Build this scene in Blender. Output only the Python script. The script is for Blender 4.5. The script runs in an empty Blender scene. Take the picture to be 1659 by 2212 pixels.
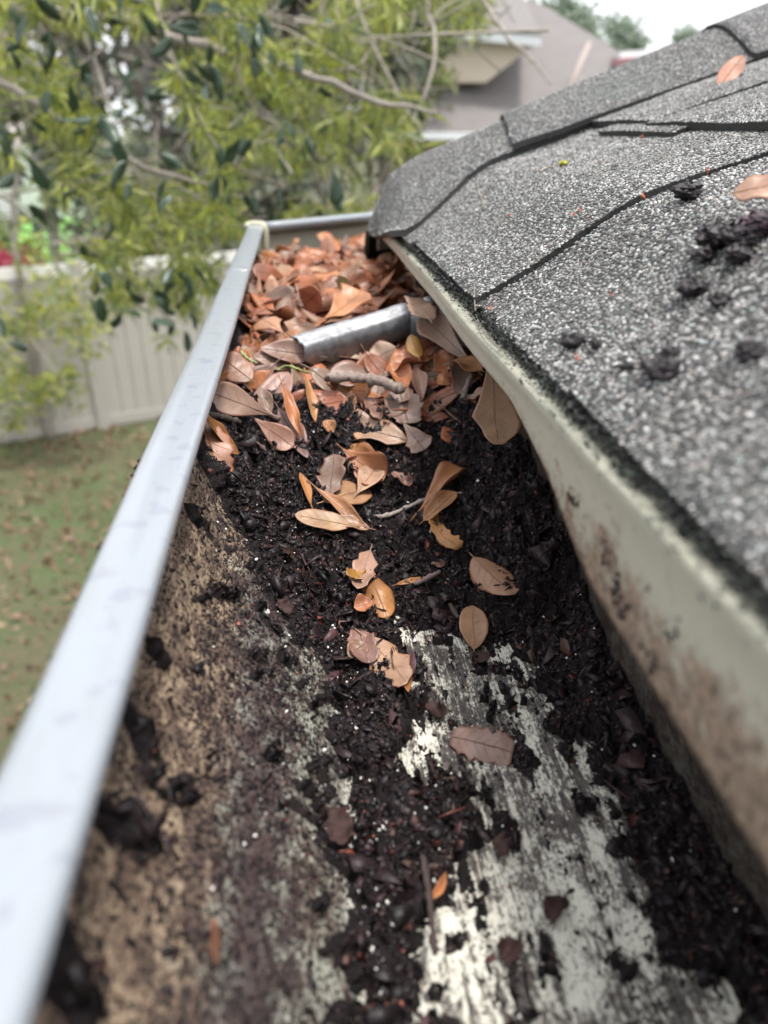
import bpy, math, random
import numpy as np
from mathutils import Matrix, Vector

# ------------------------------------------------------------------ camera, world, sun
sc = bpy.context.scene
col = sc.collection
CAMZ = 3.0                                  # eye height above the lawn (a ladder beside the eave)
F = 1598.5                                  # focal length in units of the 1659 px wide survey of the view
CX, CY = 829.5, 1106.0
GX, GY = 634.0, 276.0                       # where lines along the gutter meet

_Y = np.array([GX - CX, -(GY - CY), -F]); _Y /= np.linalg.norm(_Y)
_Z = np.array([0, 1.0, -_Y[1] / _Y[2]]); _Z /= np.linalg.norm(_Z)
_X = np.cross(_Y, _Z)
R = np.array([_X, _Y, _Z])                  # camera axes -> world axes

cam_d = bpy.data.cameras.new('camera')
cam = bpy.data.objects.new('camera', cam_d); col.objects.link(cam)
M = Matrix.Identity(4)
for i in range(3):
    for j in range(3):
        M[i][j] = R[i][j]
M[0][3], M[1][3], M[2][3] = 0, 0, CAMZ
cam.matrix_world = M
cam_d.sensor_fit = 'VERTICAL'
cam_d.sensor_height = 36.0
cam_d.lens = 36.0 * F / 2212.0
cam_d.clip_start = 0.01
cam_d.clip_end = 600
cam_d.dof.use_dof = True
cam_d.dof.focus_distance = 0.275
cam_d.dof.aperture_fstop = 9.5
sc.camera = cam

w = bpy.data.worlds.new('World'); sc.world = w; w.use_nodes = True
wn = w.node_tree.nodes; wl = w.node_tree.links
sky = wn.new('ShaderNodeTexSky'); sky.sky_type = 'NISHITA'; sky.sun_disc = False
SUN_EL, SUN_AZ = math.radians(77), math.radians(118)       # azimuth from +Y towards +X
sky.sun_elevation = SUN_EL; sky.sun_rotation = SUN_AZ
sky.air_density = 1.0; sky.dust_density = 7.0; sky.ozone_density = 1.0
hs = wn.new('ShaderNodeHueSaturation'); hs.inputs['Saturation'].default_value = 0.42
bg = wn['Background']; bg.inputs['Strength'].default_value = 0.13
cloud = wn.new('ShaderNodeMix'); cloud.data_type = 'RGBA'; cloud.inputs[0].default_value = .75      # even white cloud over the clear sky
cloud.inputs[7].default_value = (4.75, 4.9, 5.15, 1)
wl.new(sky.outputs[0], hs.inputs['Color']); wl.new(hs.outputs[0], cloud.inputs[6]); wl.new(cloud.outputs[2], bg.inputs['Color'])
sd = bpy.data.lights.new('sun', 'SUN'); sd.energy = 1.5; sd.angle = math.radians(9); sd.color = (1.0, .96, .9)
sun = bpy.data.objects.new('sun', sd); col.objects.link(sun)
sdir = Vector((math.sin(SUN_AZ) * math.cos(SUN_EL), math.cos(SUN_AZ) * math.cos(SUN_EL), math.sin(SUN_EL)))
sun.rotation_euler = sdir.to_track_quat('Z', 'Y').to_euler(); sun.location = (0, 0, 8)
sc.view_settings.view_transform = 'Standard'; sc.view_settings.look = 'None'
sc.view_settings.exposure = 1.6; sc.view_settings.gamma = 1.0
sc.view_settings.use_curve_mapping = False

# ------------------------------------------------------------------ helpers
rng = np.random.default_rng(7)
OFF = np.array([0, 0, CAMZ])

def ray(x, y):
    return R @ np.array([x - CX, -(y - CY), -F])
def onz(x, y, H):
    r = ray(x, y); return r * (-H / r[2])
def ony(x, y, Y0):
    r = ray(x, y); return r * (Y0 / r[1])

RX = [.064, .085, .1077, .12, .14, .166, .18, .27, .5, 1.0, 4.0]       # profile of the roof, droops at the eave
RZ = [-.0565, -.0450, -.0285, -.0215, -.0155, -.008, -.003, .025, .094, .244, 1.144]
# gutter profile, front wall -> floor -> back wall
GPX = np.array([-.0440, -.0425, -.0400, -.0330, -.0200, -.0080, .0000, .0060, .0950])
GPZ = np.array([-.0840, -.0960, -.1080, -.1230, -.1370, -.1480, -.1570, -.1650, -.1650])

def hit(x, y, px, pz, x0=-9):
    r = ray(x, y); r = r / np.linalg.norm(r)
    ts = np.linspace(.02, 2.5, 30000); p = ts[:, None] * r
    d = p[:, 2] - np.interp(p[:, 0], px, pz)
    i = np.where((d < 0) & (p[:, 0] > x0))[0]
    return p[i[0]] if len(i) else p[-1]
def onroof(x, y): return hit(x, y, RX, RZ, .06)
def ongut(x, y): return hit(x, y, GPX, GPZ)

_lat = np.random.default_rng(99).random((256, 256))
def vnoise(x, y, seed=0):
    x = np.asarray(x, float) + seed * 17.31; y = np.asarray(y, float) + seed * 9.77
    xi = np.floor(x).astype(int); yi = np.floor(y).astype(int)
    fx = x - xi; fy = y - yi
    fx = fx * fx * (3 - 2 * fx); fy = fy * fy * (3 - 2 * fy)
    a = _lat[xi % 256, yi % 256]; b = _lat[(xi + 1) % 256, yi % 256]
    c = _lat[xi % 256, (yi + 1) % 256]; d = _lat[(xi + 1) % 256, (yi + 1) % 256]
    return (a * (1 - fx) + b * fx) * (1 - fy) + (c * (1 - fx) + d * fx) * fy
def fbm(x, y, octv=4, seed=0, gain=.5):
    s = 0; a = 1; t = 0
    for k in range(octv):
        s = s + a * vnoise(np.asarray(x) * 2 ** k, np.asarray(y) * 2 ** k, seed + k * 3); t += a; a *= gain
    return s / t

def mesh(name, verts, faces, mat=None, parent=None, smooth=False, uv=None, colors=None, loc=None):
    """verts are world coordinates relative to the camera's foot plane (OFF is added)"""
    v = np.asarray(verts, float) + OFF
    o_loc = np.array(parent.location if parent is not None and loc is None else (loc if loc is not None else (0, 0, 0)), float)
    if parent is not None and parent.parent is not None:
        o_loc = o_loc + np.array(parent.parent.location, float)
    v = v - o_loc
    me = bpy.data.meshes.new(name)
    if isinstance(faces, np.ndarray):
        n, k = faces.shape
        me.vertices.add(len(v)); me.vertices.foreach_set('co', v.astype(np.float32).ravel())
        me.loops.add(n * k); me.loops.foreach_set('vertex_index', faces.astype(np.int32).ravel())
        me.polygons.add(n); me.polygons.foreach_set('loop_start', np.arange(0, n * k, k, dtype=np.int32))
        me.polygons.foreach_set('loop_total', np.full(n, k, dtype=np.int32))
        me.update(calc_edges=True)
    else:
        me.from_pydata([tuple(p) for p in v], [], [tuple(int(i) for i in f) for f in faces]); me.update()
    if smooth:
        me.polygons.foreach_set('use_smooth', np.ones(len(me.polygons), dtype=bool))
    if uv is not None:
        lay = me.uv_layers.new(name='UVMap')
        li = np.empty(len(me.loops), dtype=np.int32); me.loops.foreach_get('vertex_index', li)
        lay.data.foreach_set('uv', np.asarray(uv, np.float32)[li].ravel())
    if colors is not None:
        ca = me.color_attributes.new('Col', 'FLOAT_COLOR', 'POINT')
        c4 = np.ones((len(v), 4), np.float32); c4[:, :3] = colors
        ca.data.foreach_set('color', c4.ravel())
    if mat: me.materials.append(mat)
    o = bpy.data.objects.new(name, me); col.objects.link(o)
    if parent is not None: o.parent = parent
    elif loc is not None: o.location = loc
    return o

def thing(name, label, cat, loc, group=None):
    o = bpy.data.objects.new(name, None); col.objects.link(o)
    o.empty_display_size = .02
    o.location = tuple(np.asarray(loc, float) + OFF); o['label'] = label; o['category'] = cat
    if group: o['group'] = group
    return o
def tag(o, label, cat, group=None, kind=None):
    if label: o['label'] = label
    if cat: o['category'] = cat
    if group: o['group'] = group
    if kind: o['kind'] = kind
    return o

def grid_faces(nu, nv, off=0):
    i = np.arange(nu - 1)[:, None]; j = np.arange(nv - 1)[None, :]
    a = (i * nv + j).ravel() + off
    return np.stack([a, a + nv, a + nv + 1, a + 1], 1)

def slab(P, N, th):
    """closed slab from a grid of points P[nu,nv,3] and normals"""
    nu, nv, _ = P.shape
    V = np.concatenate([P.reshape(-1, 3), (P - N * th).reshape(-1, 3)])
    f = grid_faces(nu, nv); n = nu * nv
    g = grid_faces(nu, nv, n)[:, ::-1]
    bd = [(i, 0) for i in range(nu)] + [(nu - 1, j) for j in range(1, nv)] + [(i, nv - 1) for i in range(nu - 2, -1, -1)] + [(0, j) for j in range(nv - 2, 0, -1)]
    idx = np.array([i * nv + j for i, j in bd]); nx = np.roll(idx, -1)
    s = np.stack([idx, idx + n, nx + n, nx], 1)
    return V, np.concatenate([f, g, s])

def box(name, lo, hi, mat, parent=None, loc=None):
    x0, y0, z0 = lo; x1, y1, z1 = hi
    v = [(x0, y0, z0), (x1, y0, z0), (x1, y1, z0), (x0, y1, z0), (x0, y0, z1), (x1, y0, z1), (x1, y1, z1), (x0, y1, z1)]
    f = [(0, 3, 2, 1), (4, 5, 6, 7), (0, 1, 5, 4), (1, 2, 6, 5), (2, 3, 7, 6), (3, 0, 4, 7)]
    return mesh(name, v, f, mat, parent, loc=loc)

def tube_vf(pts, rad, n=7, seed=None, rough=0, off=0):
    pts = np.asarray(pts, float); rad = np.broadcast_to(np.asarray(rad, float), (len(pts),))
    rr = np.random.default_rng(seed or 1)
    t = np.gradient(pts, axis=0); t /= np.linalg.norm(t, axis=1)[:, None] + 1e-12
    V = []
    ref = np.array([0, 0, 1.0]) if abs(t[0][2]) < .9 else np.array([1.0, 0, 0])
    for k in range(len(pts)):
        u = ref - t[k] * (ref @ t[k]); u /= np.linalg.norm(u); ref = u; vv = np.cross(t[k], u)
        for j in range(n):
            a = 2 * math.pi * j / n
            V.append(pts[k] + (u * math.cos(a) + vv * math.sin(a)) * rad[k] * (1 + rough * (rr.random() - .5)))
    Fc = []
    for k in range(len(pts) - 1):
        for j in range(n):
            Fc.append((off + k * n + j, off + k * n + (j + 1) % n, off + (k + 1) * n + (j + 1) % n, off + (k + 1) * n + j))
    c0 = len(V); V.append(pts[0]); V.append(pts[-1])
    m = (len(pts) - 1) * n
    for j in range(n):
        Fc.append((off + c0, off + (j + 1) % n, off + j, off + j)); Fc.append((off + c0 + 1, off + m + j, off + m + (j + 1) % n, off + m + (j + 1) % n))
    Fc = [f if len(set(f)) == 4 else tuple(dict.fromkeys(f)) for f in Fc]
    return V, Fc
def smooth_path(ctrl, n):
    c = np.asarray(ctrl, float); k = len(c)
    s = np.linspace(0, k - 1, n); out = []
    for x in s:
        i = min(int(x), k - 2); f = x - i
        p0 = c[max(i - 1, 0)]; p1 = c[i]; p2 = c[i + 1]; p3 = c[min(i + 2, k - 1)]
        out.append(.5 * ((2 * p1) + (-p0 + p2) * f + (2 * p0 - 5 * p1 + 4 * p2 - p3) * f * f + (-p0 + 3 * p1 - 3 * p2 + p3) * f ** 3))
    return np.array(out)

# ------------------------------------------------------------------ materials
class N:
    def __init__(s, name):
        s.m = bpy.data.materials.new(name); s.m.use_nodes = True
        s.t = s.m.node_tree; s.b = s.t.nodes['Principled BSDF']
    def n(s, ty, **kw):
        x = s.t.nodes.new(ty)
        for k, v in kw.items():
            if k.startswith('i_'): x.inputs[k[2:]].default_value = v
            else: setattr(x, k, v)
        return x
    def l(s, a, b): s.t.links.new(a, b)
    def pos(s, scale=(1, 1, 1), rot=(0, 0, 0)):
        g = s.n('ShaderNodeNewGeometry'); mp = s.n('ShaderNodeMapping'); mp.inputs['Scale'].default_value = scale
        mp.inputs['Rotation'].default_value = rot
        s.l(g.outputs['Position'], mp.inputs['Vector']); return mp.outputs[0]
    def noise(s, vec, scale, detail=4, rough=.55, dist=0):
        x = s.n('ShaderNodeTexNoise'); x.inputs['Scale'].default_value = scale; x.inputs['Detail'].default_value = detail
        x.inputs['Roughness'].default_value = rough; x.inputs['Distortion'].default_value = dist
        if vec is not None: s.l(vec, x.inputs['Vector'])
        return x.outputs['Fac']
    def ramp(s, fac, stops, interp='LINEAR'):
        r = s.n('ShaderNodeValToRGB'); e = r.color_ramp.elements; r.color_ramp.interpolation = interp
        while len(e) < len(stops): e.new(.5)
        for k, (p, c) in enumerate(stops):
            e[k].position = p; e[k].color = (*c, 1) if isinstance(c, tuple) else (c, c, c, 1)
        s.l(fac, r.inputs[0]); return r.outputs[0]
    def mix(s, fac, a, b, mode='MIX'):
        x = s.n('ShaderNodeMix', data_type='RGBA', blend_type=mode)
        for sock, v in ((x.inputs[0], fac), (x.inputs[6], a), (x.inputs[7], b)):
            if isinstance(v, (int, float)): sock.default_value = v
            elif isinstance(v, tuple): sock.default_value = (*v, 1)
            else: s.l(v, sock)
        return x.outputs[2]
    def math(s, op, a, b=0.0, clamp=False):
        x = s.n('ShaderNodeMath', operation=op, use_clamp=clamp)
        for k, v in enumerate((a, b)):
            if isinstance(v, (int, float)): x.inputs[k].default_value = v
            else: s.l(v, x.inputs[k])
        return x.outputs[0]
    def bump(s, h, strength=.5, dist=.001):
        x = s.n('ShaderNodeBump'); x.inputs['Strength'].default_value = strength; x.inputs['Distance'].default_value = dist
        s.l(h, x.inputs['Height']); s.l(x.outputs[0], s.b.inputs['Normal'])
    def base(s, v):
        if isinstance(v, tuple): s.b.inputs['Base Color'].default_value = (*v, 1)
        else: s.l(v, s.b.inputs['Base Color'])
    def set(s, **kw):
        for k, v in kw.items(): s.b.inputs[k.replace('_', ' ')].default_value = v

def m_simple(name, c, rough=.6, var=.15, scale=20, metallic=0):
    a = N(name); f = a.noise(a.pos(), scale)
    a.base(a.mix(f, tuple(x * (1 - var) for x in c), tuple(min(1, x * (1 + var)) for x in c)))
    a.set(Roughness=rough, Metallic=metallic); return a.m

def m_enamel():
    a = N('white_enamel'); p = a.pos()
    dirt = a.ramp(a.noise(p, 420, 3, .6), [(.66, 0.0), (.72, 1.0)])
    big = a.ramp(a.noise(a.pos((30, 8, 30)), 1.2, 4), [(.4, 0.0), (.7, .25)])
    c = a.mix(big, (.225, .245, .275), (.23, .25, .25))
    drops = a.ramp(a.noise(p, 150, 2, .4), [(.615, 0.0), (.66, .55)])
    c = a.mix(drops, c, (.17, .18, .22))
    c = a.mix(a.math('MULTIPLY', dirt, .55), c, (.17, .14, .16)); a.base(c)
    sm = a.ramp(a.noise(a.pos((1, .15, 1)), 240, 6, .75), [(.52, 0.0), (.66, .45)]); c = a.mix(sm, c, (.20, .205, .20)); a.base(c)
    a.set(Roughness=.33); a.b.inputs['Coat Weight'].default_value = .3
    a.bump(a.noise(p, 90, 2), .12, .001); return a.m

def m_wall():
    """front wall and floor of the trough: pale green paint under tan and brown stains"""
    a = N('stained_gutter_paint')
    g = a.n('ShaderNodeNewGeometry'); sp = a.n('ShaderNodeSeparateXYZ'); a.l(g.outputs['Position'], sp.inputs[0])
    z = sp.outputs['Z']
    fine = a.noise(a.pos((1, .6, 1)), 1300, 6, .8)
    fin2 = a.noise(a.pos((1, .8, 1)), 420, 8, .8)
    mid = a.noise(a.pos((1, .75, 1)), 130, 9, .78)
    broad = a.noise(a.pos((1, .5, 1)), 55, 4, .6)
    paint = a.mix(mid, (.27, .28, .235), (.38, .385, .33))
    hi = a.n('ShaderNodeMapRange'); hi.inputs[1].default_value = CAMZ - .152; hi.inputs[2].default_value = CAMZ - .118; a.l(z, hi.inputs[0])
    tanm = a.ramp(a.math('ADD', hi.outputs[0], a.math('MULTIPLY', a.math('SUBTRACT', mid, .5), 2.2)), [(.38, 0.0), (.55, 1.0)])
    tan = a.mix(a.ramp(fine, [(.35, 0.0), (.65, 1.0)]), (.17, .105, .07), (.60, .475, .325))
    c = a.mix(tanm, paint, tan)
    lo = a.n('ShaderNodeMapRange'); lo.inputs[1].default_value = CAMZ - .1655; lo.inputs[2].default_value = CAMZ - .160; a.l(z, lo.inputs[0])
    # brown film, smeared
    film = a.ramp(a.math('ADD', mid, a.math('MULTIPLY', a.math('SUBTRACT', fin2, .5), .55)), [(.41, 0.0), (.54, 1.0)])
    c = a.mix(a.math('MULTIPLY', film, a.math('MULTIPLY', lo.outputs[0], .85)), c, a.mix(fine, (.035, .022, .020), (.15, .095, .068)))
    # purplish silt across the middle of the wall
    zz = a.math('SUBTRACT', 1.0, a.math('MULTIPLY', a.math('ABSOLUTE', a.math('SUBTRACT', z, CAMZ - .140)), 62.0), True)
    silt = a.ramp(a.math('ADD', a.math('MULTIPLY', zz, .20), a.math('ADD', a.math('MULTIPLY', mid, .5), a.math('MULTIPLY', fin2, .4))), [(.50, 0.0), (.62, 1.0)])
    c = a.mix(a.math('MULTIPLY', silt, a.math('MULTIPLY', lo.outputs[0], .86)), c, a.mix(fine, (.022, .013, .015), (.085, .052, .050)))
    # dark mottling at two sizes
    d1 = a.ramp(a.math('ADD', fin2, a.math('MULTIPLY', a.math('SUBTRACT', broad, .5), .5)), [(.545, 0.0), (.60, 1.0)])
    c = a.mix(a.math('MULTIPLY', d1, a.math('MULTIPLY', lo.outputs[0], .93)), c, (.018, .012, .014))
    # wiping streaks on the floor
    fl = a.math('SUBTRACT', 1.0, lo.outputs[0])
    s1 = a.noise(a.pos((1, .035, 1)), 700, 5, .8); gr = a.noise(a.pos((1, .45, 1)), 800, 6, .85)
    pat = a.noise(a.pos((1, .5, 1)), 85, 5, .7)
    v = a.math('ADD', a.math('MULTIPLY', s1, .34), a.math('ADD', a.math('MULTIPLY', gr, .36), a.math('MULTIPLY', pat, .34)))
    yg = a.n('ShaderNodeMapRange'); yg.inputs[1].default_value = .07; yg.inputs[2].default_value = .19; yg.inputs[3].default_value = -.017; yg.inputs[4].default_value = .014; a.l(sp.outputs['Y'], yg.inputs[0])
    v = a.math('ADD', v, yg.outputs[0])
    floorp = a.mix(mid, (.50, .49, .42), (.66, .645, .56))
    c = a.mix(fl, c, floorp)
    thin = a.ramp(v, [(.488, 0.0), (.53, 1.0)])
    c = a.mix(a.math('MULTIPLY', thin, a.math('MULTIPLY', fl, .42)), c, (.20, .13, .085))
    sm = a.ramp(v, [(.512, 0.0), (.526, 1.0)])
    scr = a.ramp(a.noise(a.pos((1, .012, 1), (0, 0, -.05)), 420, 3, .6), [(.35, 1.0), (.385, 0.0)])
    sm = a.math('MULTIPLY', sm, a.math('SUBTRACT', 1.0, a.math('MULTIPLY', scr, .85)))
    c = a.mix(a.math('MULTIPLY', sm, a.math('MULTIPLY', fl, .96)), c, a.mix(fine, (.008, .006, .006), (.035, .020, .017)))
    speck = a.ramp(a.math('ADD', fine, a.math('MULTIPLY', a.math('SUBTRACT', pat, .5), .45)), [(.525, 0.0), (.56, 1.0)])
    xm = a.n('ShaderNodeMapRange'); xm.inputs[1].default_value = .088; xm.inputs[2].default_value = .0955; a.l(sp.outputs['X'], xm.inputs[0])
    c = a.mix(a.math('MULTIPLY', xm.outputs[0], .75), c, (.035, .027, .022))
    c = a.mix(a.math('MULTIPLY', speck, .92), c, (.018, .012, .013))
    a.base(c); a.set(Roughness=.5); a.bump(a.math('ADD', fine, fin2), .4, .0008); return a.m

def m_flange():
    a = N('stained_flashing')
    g = a.n('ShaderNodeNewGeometry'); sp = a.n('ShaderNodeSeparateXYZ'); a.l(g.outputs['Position'], sp.inputs[0])
    z = sp.outputs['Z']
    mid = a.noise(a.pos((1, .8, 1)), 110, 9, .78); fine = a.noise(a.pos(), 1100, 4, .7)
    low = a.n('ShaderNodeMapRange'); low.inputs[1].default_value = CAMZ - .066; low.inputs[2].default_value = CAMZ - .092; a.l(z, low.inputs[0])
    m = a.math('ADD', a.math('MULTIPLY', low.outputs[0], .85), a.math('MULTIPLY', a.math('SUBTRACT', mid, .52), 2.6))
    m = a.ramp(m, [(.18, 0.0), (.5, 1.0)])
    paint = a.mix(mid, (.34, .325, .255), (.45, .43, .345))
    br = a.mix(a.ramp(a.noise(a.pos(), 420, 7, .82), [(.40, 0.0), (.60, 1.0)]), (.050, .026, .017), (.34, .24, .17))
    c = a.mix(a.math('MULTIPLY', m, .88), paint, br)
    sp2 = a.ramp(a.noise(a.pos((1, 1, 1)), 170, 8, .8), [(.595, 0.0), (.63, 1.0)])
    c = a.mix(a.math('MULTIPLY', sp2, .85), c, (.03, .02, .02))
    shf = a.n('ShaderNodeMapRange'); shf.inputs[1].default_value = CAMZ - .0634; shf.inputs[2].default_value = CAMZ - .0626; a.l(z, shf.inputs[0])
    c = a.mix(a.math('MULTIPLY', shf.outputs[0], a.ramp(mid, [(.35, .25), (.6, .8)])), c, (.13, .135, .105))  # shelf grime, its colour also darkened to offset the sun on top
    a.base(c); a.set(Roughness=.5); a.bump(mid, .1, .001); return a.m

def m_granule(stone=False, name='granule_asphalt'):
    a = N(name)
    if stone:
        oi = a.n('ShaderNodeObjectInfo'); r = oi.outputs['Random']
        c = a.ramp(r, [(0, (.012, .012, .013)), (.30, (.075, .073, .070)), (.52, (.21, .205, .198)), (.74, (.40, .39, .375)), (.88, (.27, .31, .30)), (.94, (.28, .24, .21)), (.97, (.62, .61, .59))], 'CONSTANT')
        pn = a.noise(a.pos(), 22, 5, .65); c = a.mix(a.ramp(pn, [(.42, 0.0), (.62, .62)]), c, a.mix(.72, c, (.055, .052, .045))); c = a.mix(.18, c, (.17, .165, .155))
        a.base(c); a.set(Roughness=.5); a.b.inputs['Specular IOR Level'].default_value = .5
    else:
        v = a.n('ShaderNodeTexVoronoi'); v.inputs['Scale'].default_value = 850; a.l(a.pos(), v.inputs['Vector'])
        bw = a.n('ShaderNodeSeparateColor'); a.l(v.outputs['Color'], bw.inputs[0])
        c = a.ramp(bw.outputs[0], [(0, (.012, .012, .013)), (.35, (.075, .073, .070)), (.62, (.20, .195, .19)), (.85, (.38, .37, .355))], 'CONSTANT')
        c = a.mix(a.ramp(v.outputs['Distance'], [(.3, 0.0), (.65, 1.0)]), c, (.018, .017, .018))
        moss = a.ramp(a.noise(a.pos(), 14, 5), [(.5, 0.0), (.7, .35)])
        c = a.mix(moss, c, (.10, .13, .11))
        a.base(c); a.set(Roughness=.6)
        a.bump(a.math('SUBTRACT', 1.0, v.outputs['Distance']), .9, .0009)
    return a.m

def m_base_asphalt():
    a = N('dark_bitumen'); a.base(a.mix(a.noise(a.pos(), 500, 4), (.008, .008, .008), (.035, .034, .032)))
    a.set(Roughness=.7); a.bump(a.noise(a.pos(), 900, 3), .6, .0006); return a.m

def m_soil():
    a = N('wet_leaf_mould'); p = a.pos()
    f = a.noise(p, 260, 8, .75); g2 = a.noise(p, 1500, 4, .7)
    c = a.ramp(f, [(.3, (.0022, .0014, .002)), (.5, (.009, .0055, .0066)), (.62, (.022, .012, .014)), (.74, (.045, .024, .025))])
    a.base(c); a.l(a.ramp(g2, [(.35, .42), (.6, .9)]), a.b.inputs['Roughness']); a.b.inputs['Specular IOR Level'].default_value = .3
    a.bump(a.math('ADD', f, a.math('MULTIPLY', g2, .5)), .9, .0018); return a.m

def m_vcol(name, rough=.6, bumps=0, trans=0):
    a = N(name); v = a.n('ShaderNodeVertexColor', layer_name='Col')
    c = a.mix(a.math('MULTIPLY', a.noise(a.pos(), 700, 3), .5), v.outputs[0], (.01, .008, .008)) if bumps else v.outputs[0]
    a.base(c); a.set(Roughness=rough)
    if bumps: a.b.inputs['Specular IOR Level'].default_value = .35
    if bumps: a.bump(a.noise(a.pos(), 900, 3), bumps, .0006)
    if trans:
        tr = a.n('ShaderNodeBsdfTranslucent'); a.l(v.outputs[0], tr.inputs[0])
        mx = a.n('ShaderNodeMixShader'); mx.inputs[0].default_value = trans
        out = a.t.nodes['Material Output']; a.l(a.b.outputs[0], mx.inputs[1]); a.l(tr.outputs[0], mx.inputs[2]); a.l(mx.outputs[0], out.inputs[0])
    return a.m

def m_leaf(vc=False):
    a = N('dead_leaf')
    oi = a.n('ShaderNodeObjectInfo') if not vc else a.n('ShaderNodeVertexColor', layer_name='Col')
    uv = a.n('ShaderNodeUVMap', uv_map='UVMap'); sp = a.n('ShaderNodeSeparateXYZ'); a.l(uv.outputs[0], sp.inputs[0])
    u, v = sp.outputs[0], sp.outputs[1]
    av = a.math('ABSOLUTE', a.math('SUBTRACT', v, .5))                    # 0..0.5
    wob = a.math('MULTIPLY', a.noise(uv.outputs[0], 5, 2), .18)
    ph = a.math('ADD', a.math('MULTIPLY', a.math('SUBTRACT', u, a.math('MULTIPLY', av, .42)), 6.5), wob)
    fr = a.math('ABSOLUTE', a.math('SUBTRACT', a.math('FRACT', ph), .5))
    lat = a.ramp(fr, [(0, 1.0), (.045, 0.0)])
    lat = a.math('MULTIPLY', lat, a.ramp(av, [(.05, 1.0), (.46, .1)]))
    mid = a.ramp(av, [(.008, 1.0), (.028, 0.0)])
    vein = a.math('MAXIMUM', mid, a.math('MULTIPLY', lat, .7))
    geo = a.n('ShaderNodeNewGeometry')
    blot = a.noise(a.pos(), 130, 6, .65)
    fine = a.noise(a.pos(), 900, 4, .7)
    c = a.mix(a.ramp(blot, [(.3, 0.0), (.7, 1.0)]), a.mix(.45, oi.outputs['Color'], (.12, .05, .03)), oi.outputs['Color'])
    c = a.mix(a.math('MULTIPLY', fine, .12), c, (.5, .36, .24))
    wet = a.ramp(a.noise(a.pos(), 45, 4, .6), [(.50, 0.0), (.66, .55)]); c = a.mix(wet, c, a.mix(.75, c, (.05, .02, .012)))
    edge = a.ramp(av, [(.42, 0.0), (.5, .5)])
    c = a.mix(edge, c, (.20, .06, .03))
    c = a.mix(a.math('MULTIPLY', vein, .6), c, a.mix(.7, c, (.05, .02, .012)))
    spots = a.ramp(a.noise(a.pos(), 380, 3, .6), [(.70, 0.0), (.74, .85)])
    c = a.mix(spots, c, (.03, .015, .012))
    a.base(c); a.set(Roughness=.42)
    a.bump(a.math('ADD', a.math('MULTIPLY', vein, -1.2), a.math('MULTIPLY', fine, .4)), .5, .0004)
    tr = a.n('ShaderNodeBsdfTranslucent'); a.l(c, tr.inputs[0])
    mx = a.n('ShaderNodeMixShader'); mx.inputs[0].default_value = .12
    out = a.t.nodes['Material Output']; a.l(a.b.outputs[0], mx.inputs[1]); a.l(tr.outputs[0], mx.inputs[2]); a.l(mx.outputs[0], out.inputs[0])
    return a.m

def m_objcol(name, rough=.6, dark=.5):
    a = N(name); oi = a.n('ShaderNodeObjectInfo')
    f = a.noise(a.pos(), 500, 5, .7)
    a.base(a.mix(a.ramp(f, [(.35, 0.0), (.65, 1.0)]), a.mix(dark, oi.outputs['Color'], (.03, .02, .015)), oi.outputs['Color']))
    a.set(Roughness=rough); a.bump(f, .5, .0008); return a.m

def m_alu():
    a = N('dull_aluminium'); p = a.pos((.3, 1, 1))
    f = a.noise(p, 300, 5, .6)
    g2 = a.ramp(a.noise(a.pos(), 220, 5, .7), [(.45, 0.0), (.62, .6)]); a.base(a.mix(g2, a.mix(f, (.27, .28, .30), (.40, .41, .435)), (.14, .13, .12))); a.set(Metallic=.55)
    a.l(a.ramp(f, [(.3, .42), (.7, .62)]), a.b.inputs['Roughness']); a.bump(f, .08, .0005); return a.m

def m_lawn():
    a = N('lawn'); p = a.pos()
    f1 = a.noise(p, .9, 6, .6); f2 = a.noise(p, 16, 7, .8)
    c = a.mix(a.ramp(f1, [(.42, 0.0), (.6, 1.0)]), (.034, .078, .016), (.060, .070, .028))
    c = a.mix(a.ramp(f2, [(.45, 0.0), (.58, .9)]), c, (.11, .08, .05))
    a.base(c); a.set(Roughness=.9); a.bump(f2, .6, .03); return a.m

ENAMEL = m_enamel(); WALL = m_wall(); FLANGE = m_flange(); STONE = m_granule(True, 'roof_granule'); SHING = m_granule()
BITUM = m_base_asphalt(); SOIL = m_soil(); FLAKE = m_vcol('mould_flake', .5, .5); LEAF = m_leaf(); LEAFV = m_leaf(True); STALK = m_objcol('leaf_stalk', .6, .3)
TWIG = m_objcol('bark_twig', .75, .6); ALU = m_alu(); LAWN = m_lawn(); FOLI = m_vcol('fresh_foliage', .5, 0, .35)
FOLD = m_vcol('evergreen_leaf', .32, 0, .08); BARK = m_simple('grey_bark', (.26, .23, .20), .9, .5, 30)
VINYL = m_simple('beige_vinyl', (.38, .355, .315), .5, .06, 3); RAILM = m_simple('pale_vinyl_rail', (.72, .70, .66), .4, .05, 3)
SIDING = m_simple('beige_stucco', (.62, .53, .43), .85, .06, 5); FARROOF = m_simple('brown_shingle_roof', (.150, .138, .134), .85, .18, 2.5)
TRIM = m_simple('white_trim', (.78, .80, .82), .4, .04, 3); WHITEW = m_simple('white_siding', (.80, .79, .77), .6, .05, 2)
GLASS = m_simple('dark_window_glass', (.06, .07, .08), .1, .2, 1)
WOODF = m_simple('fascia_paint', (.42, .44, .39), .6, .15, 40)

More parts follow.
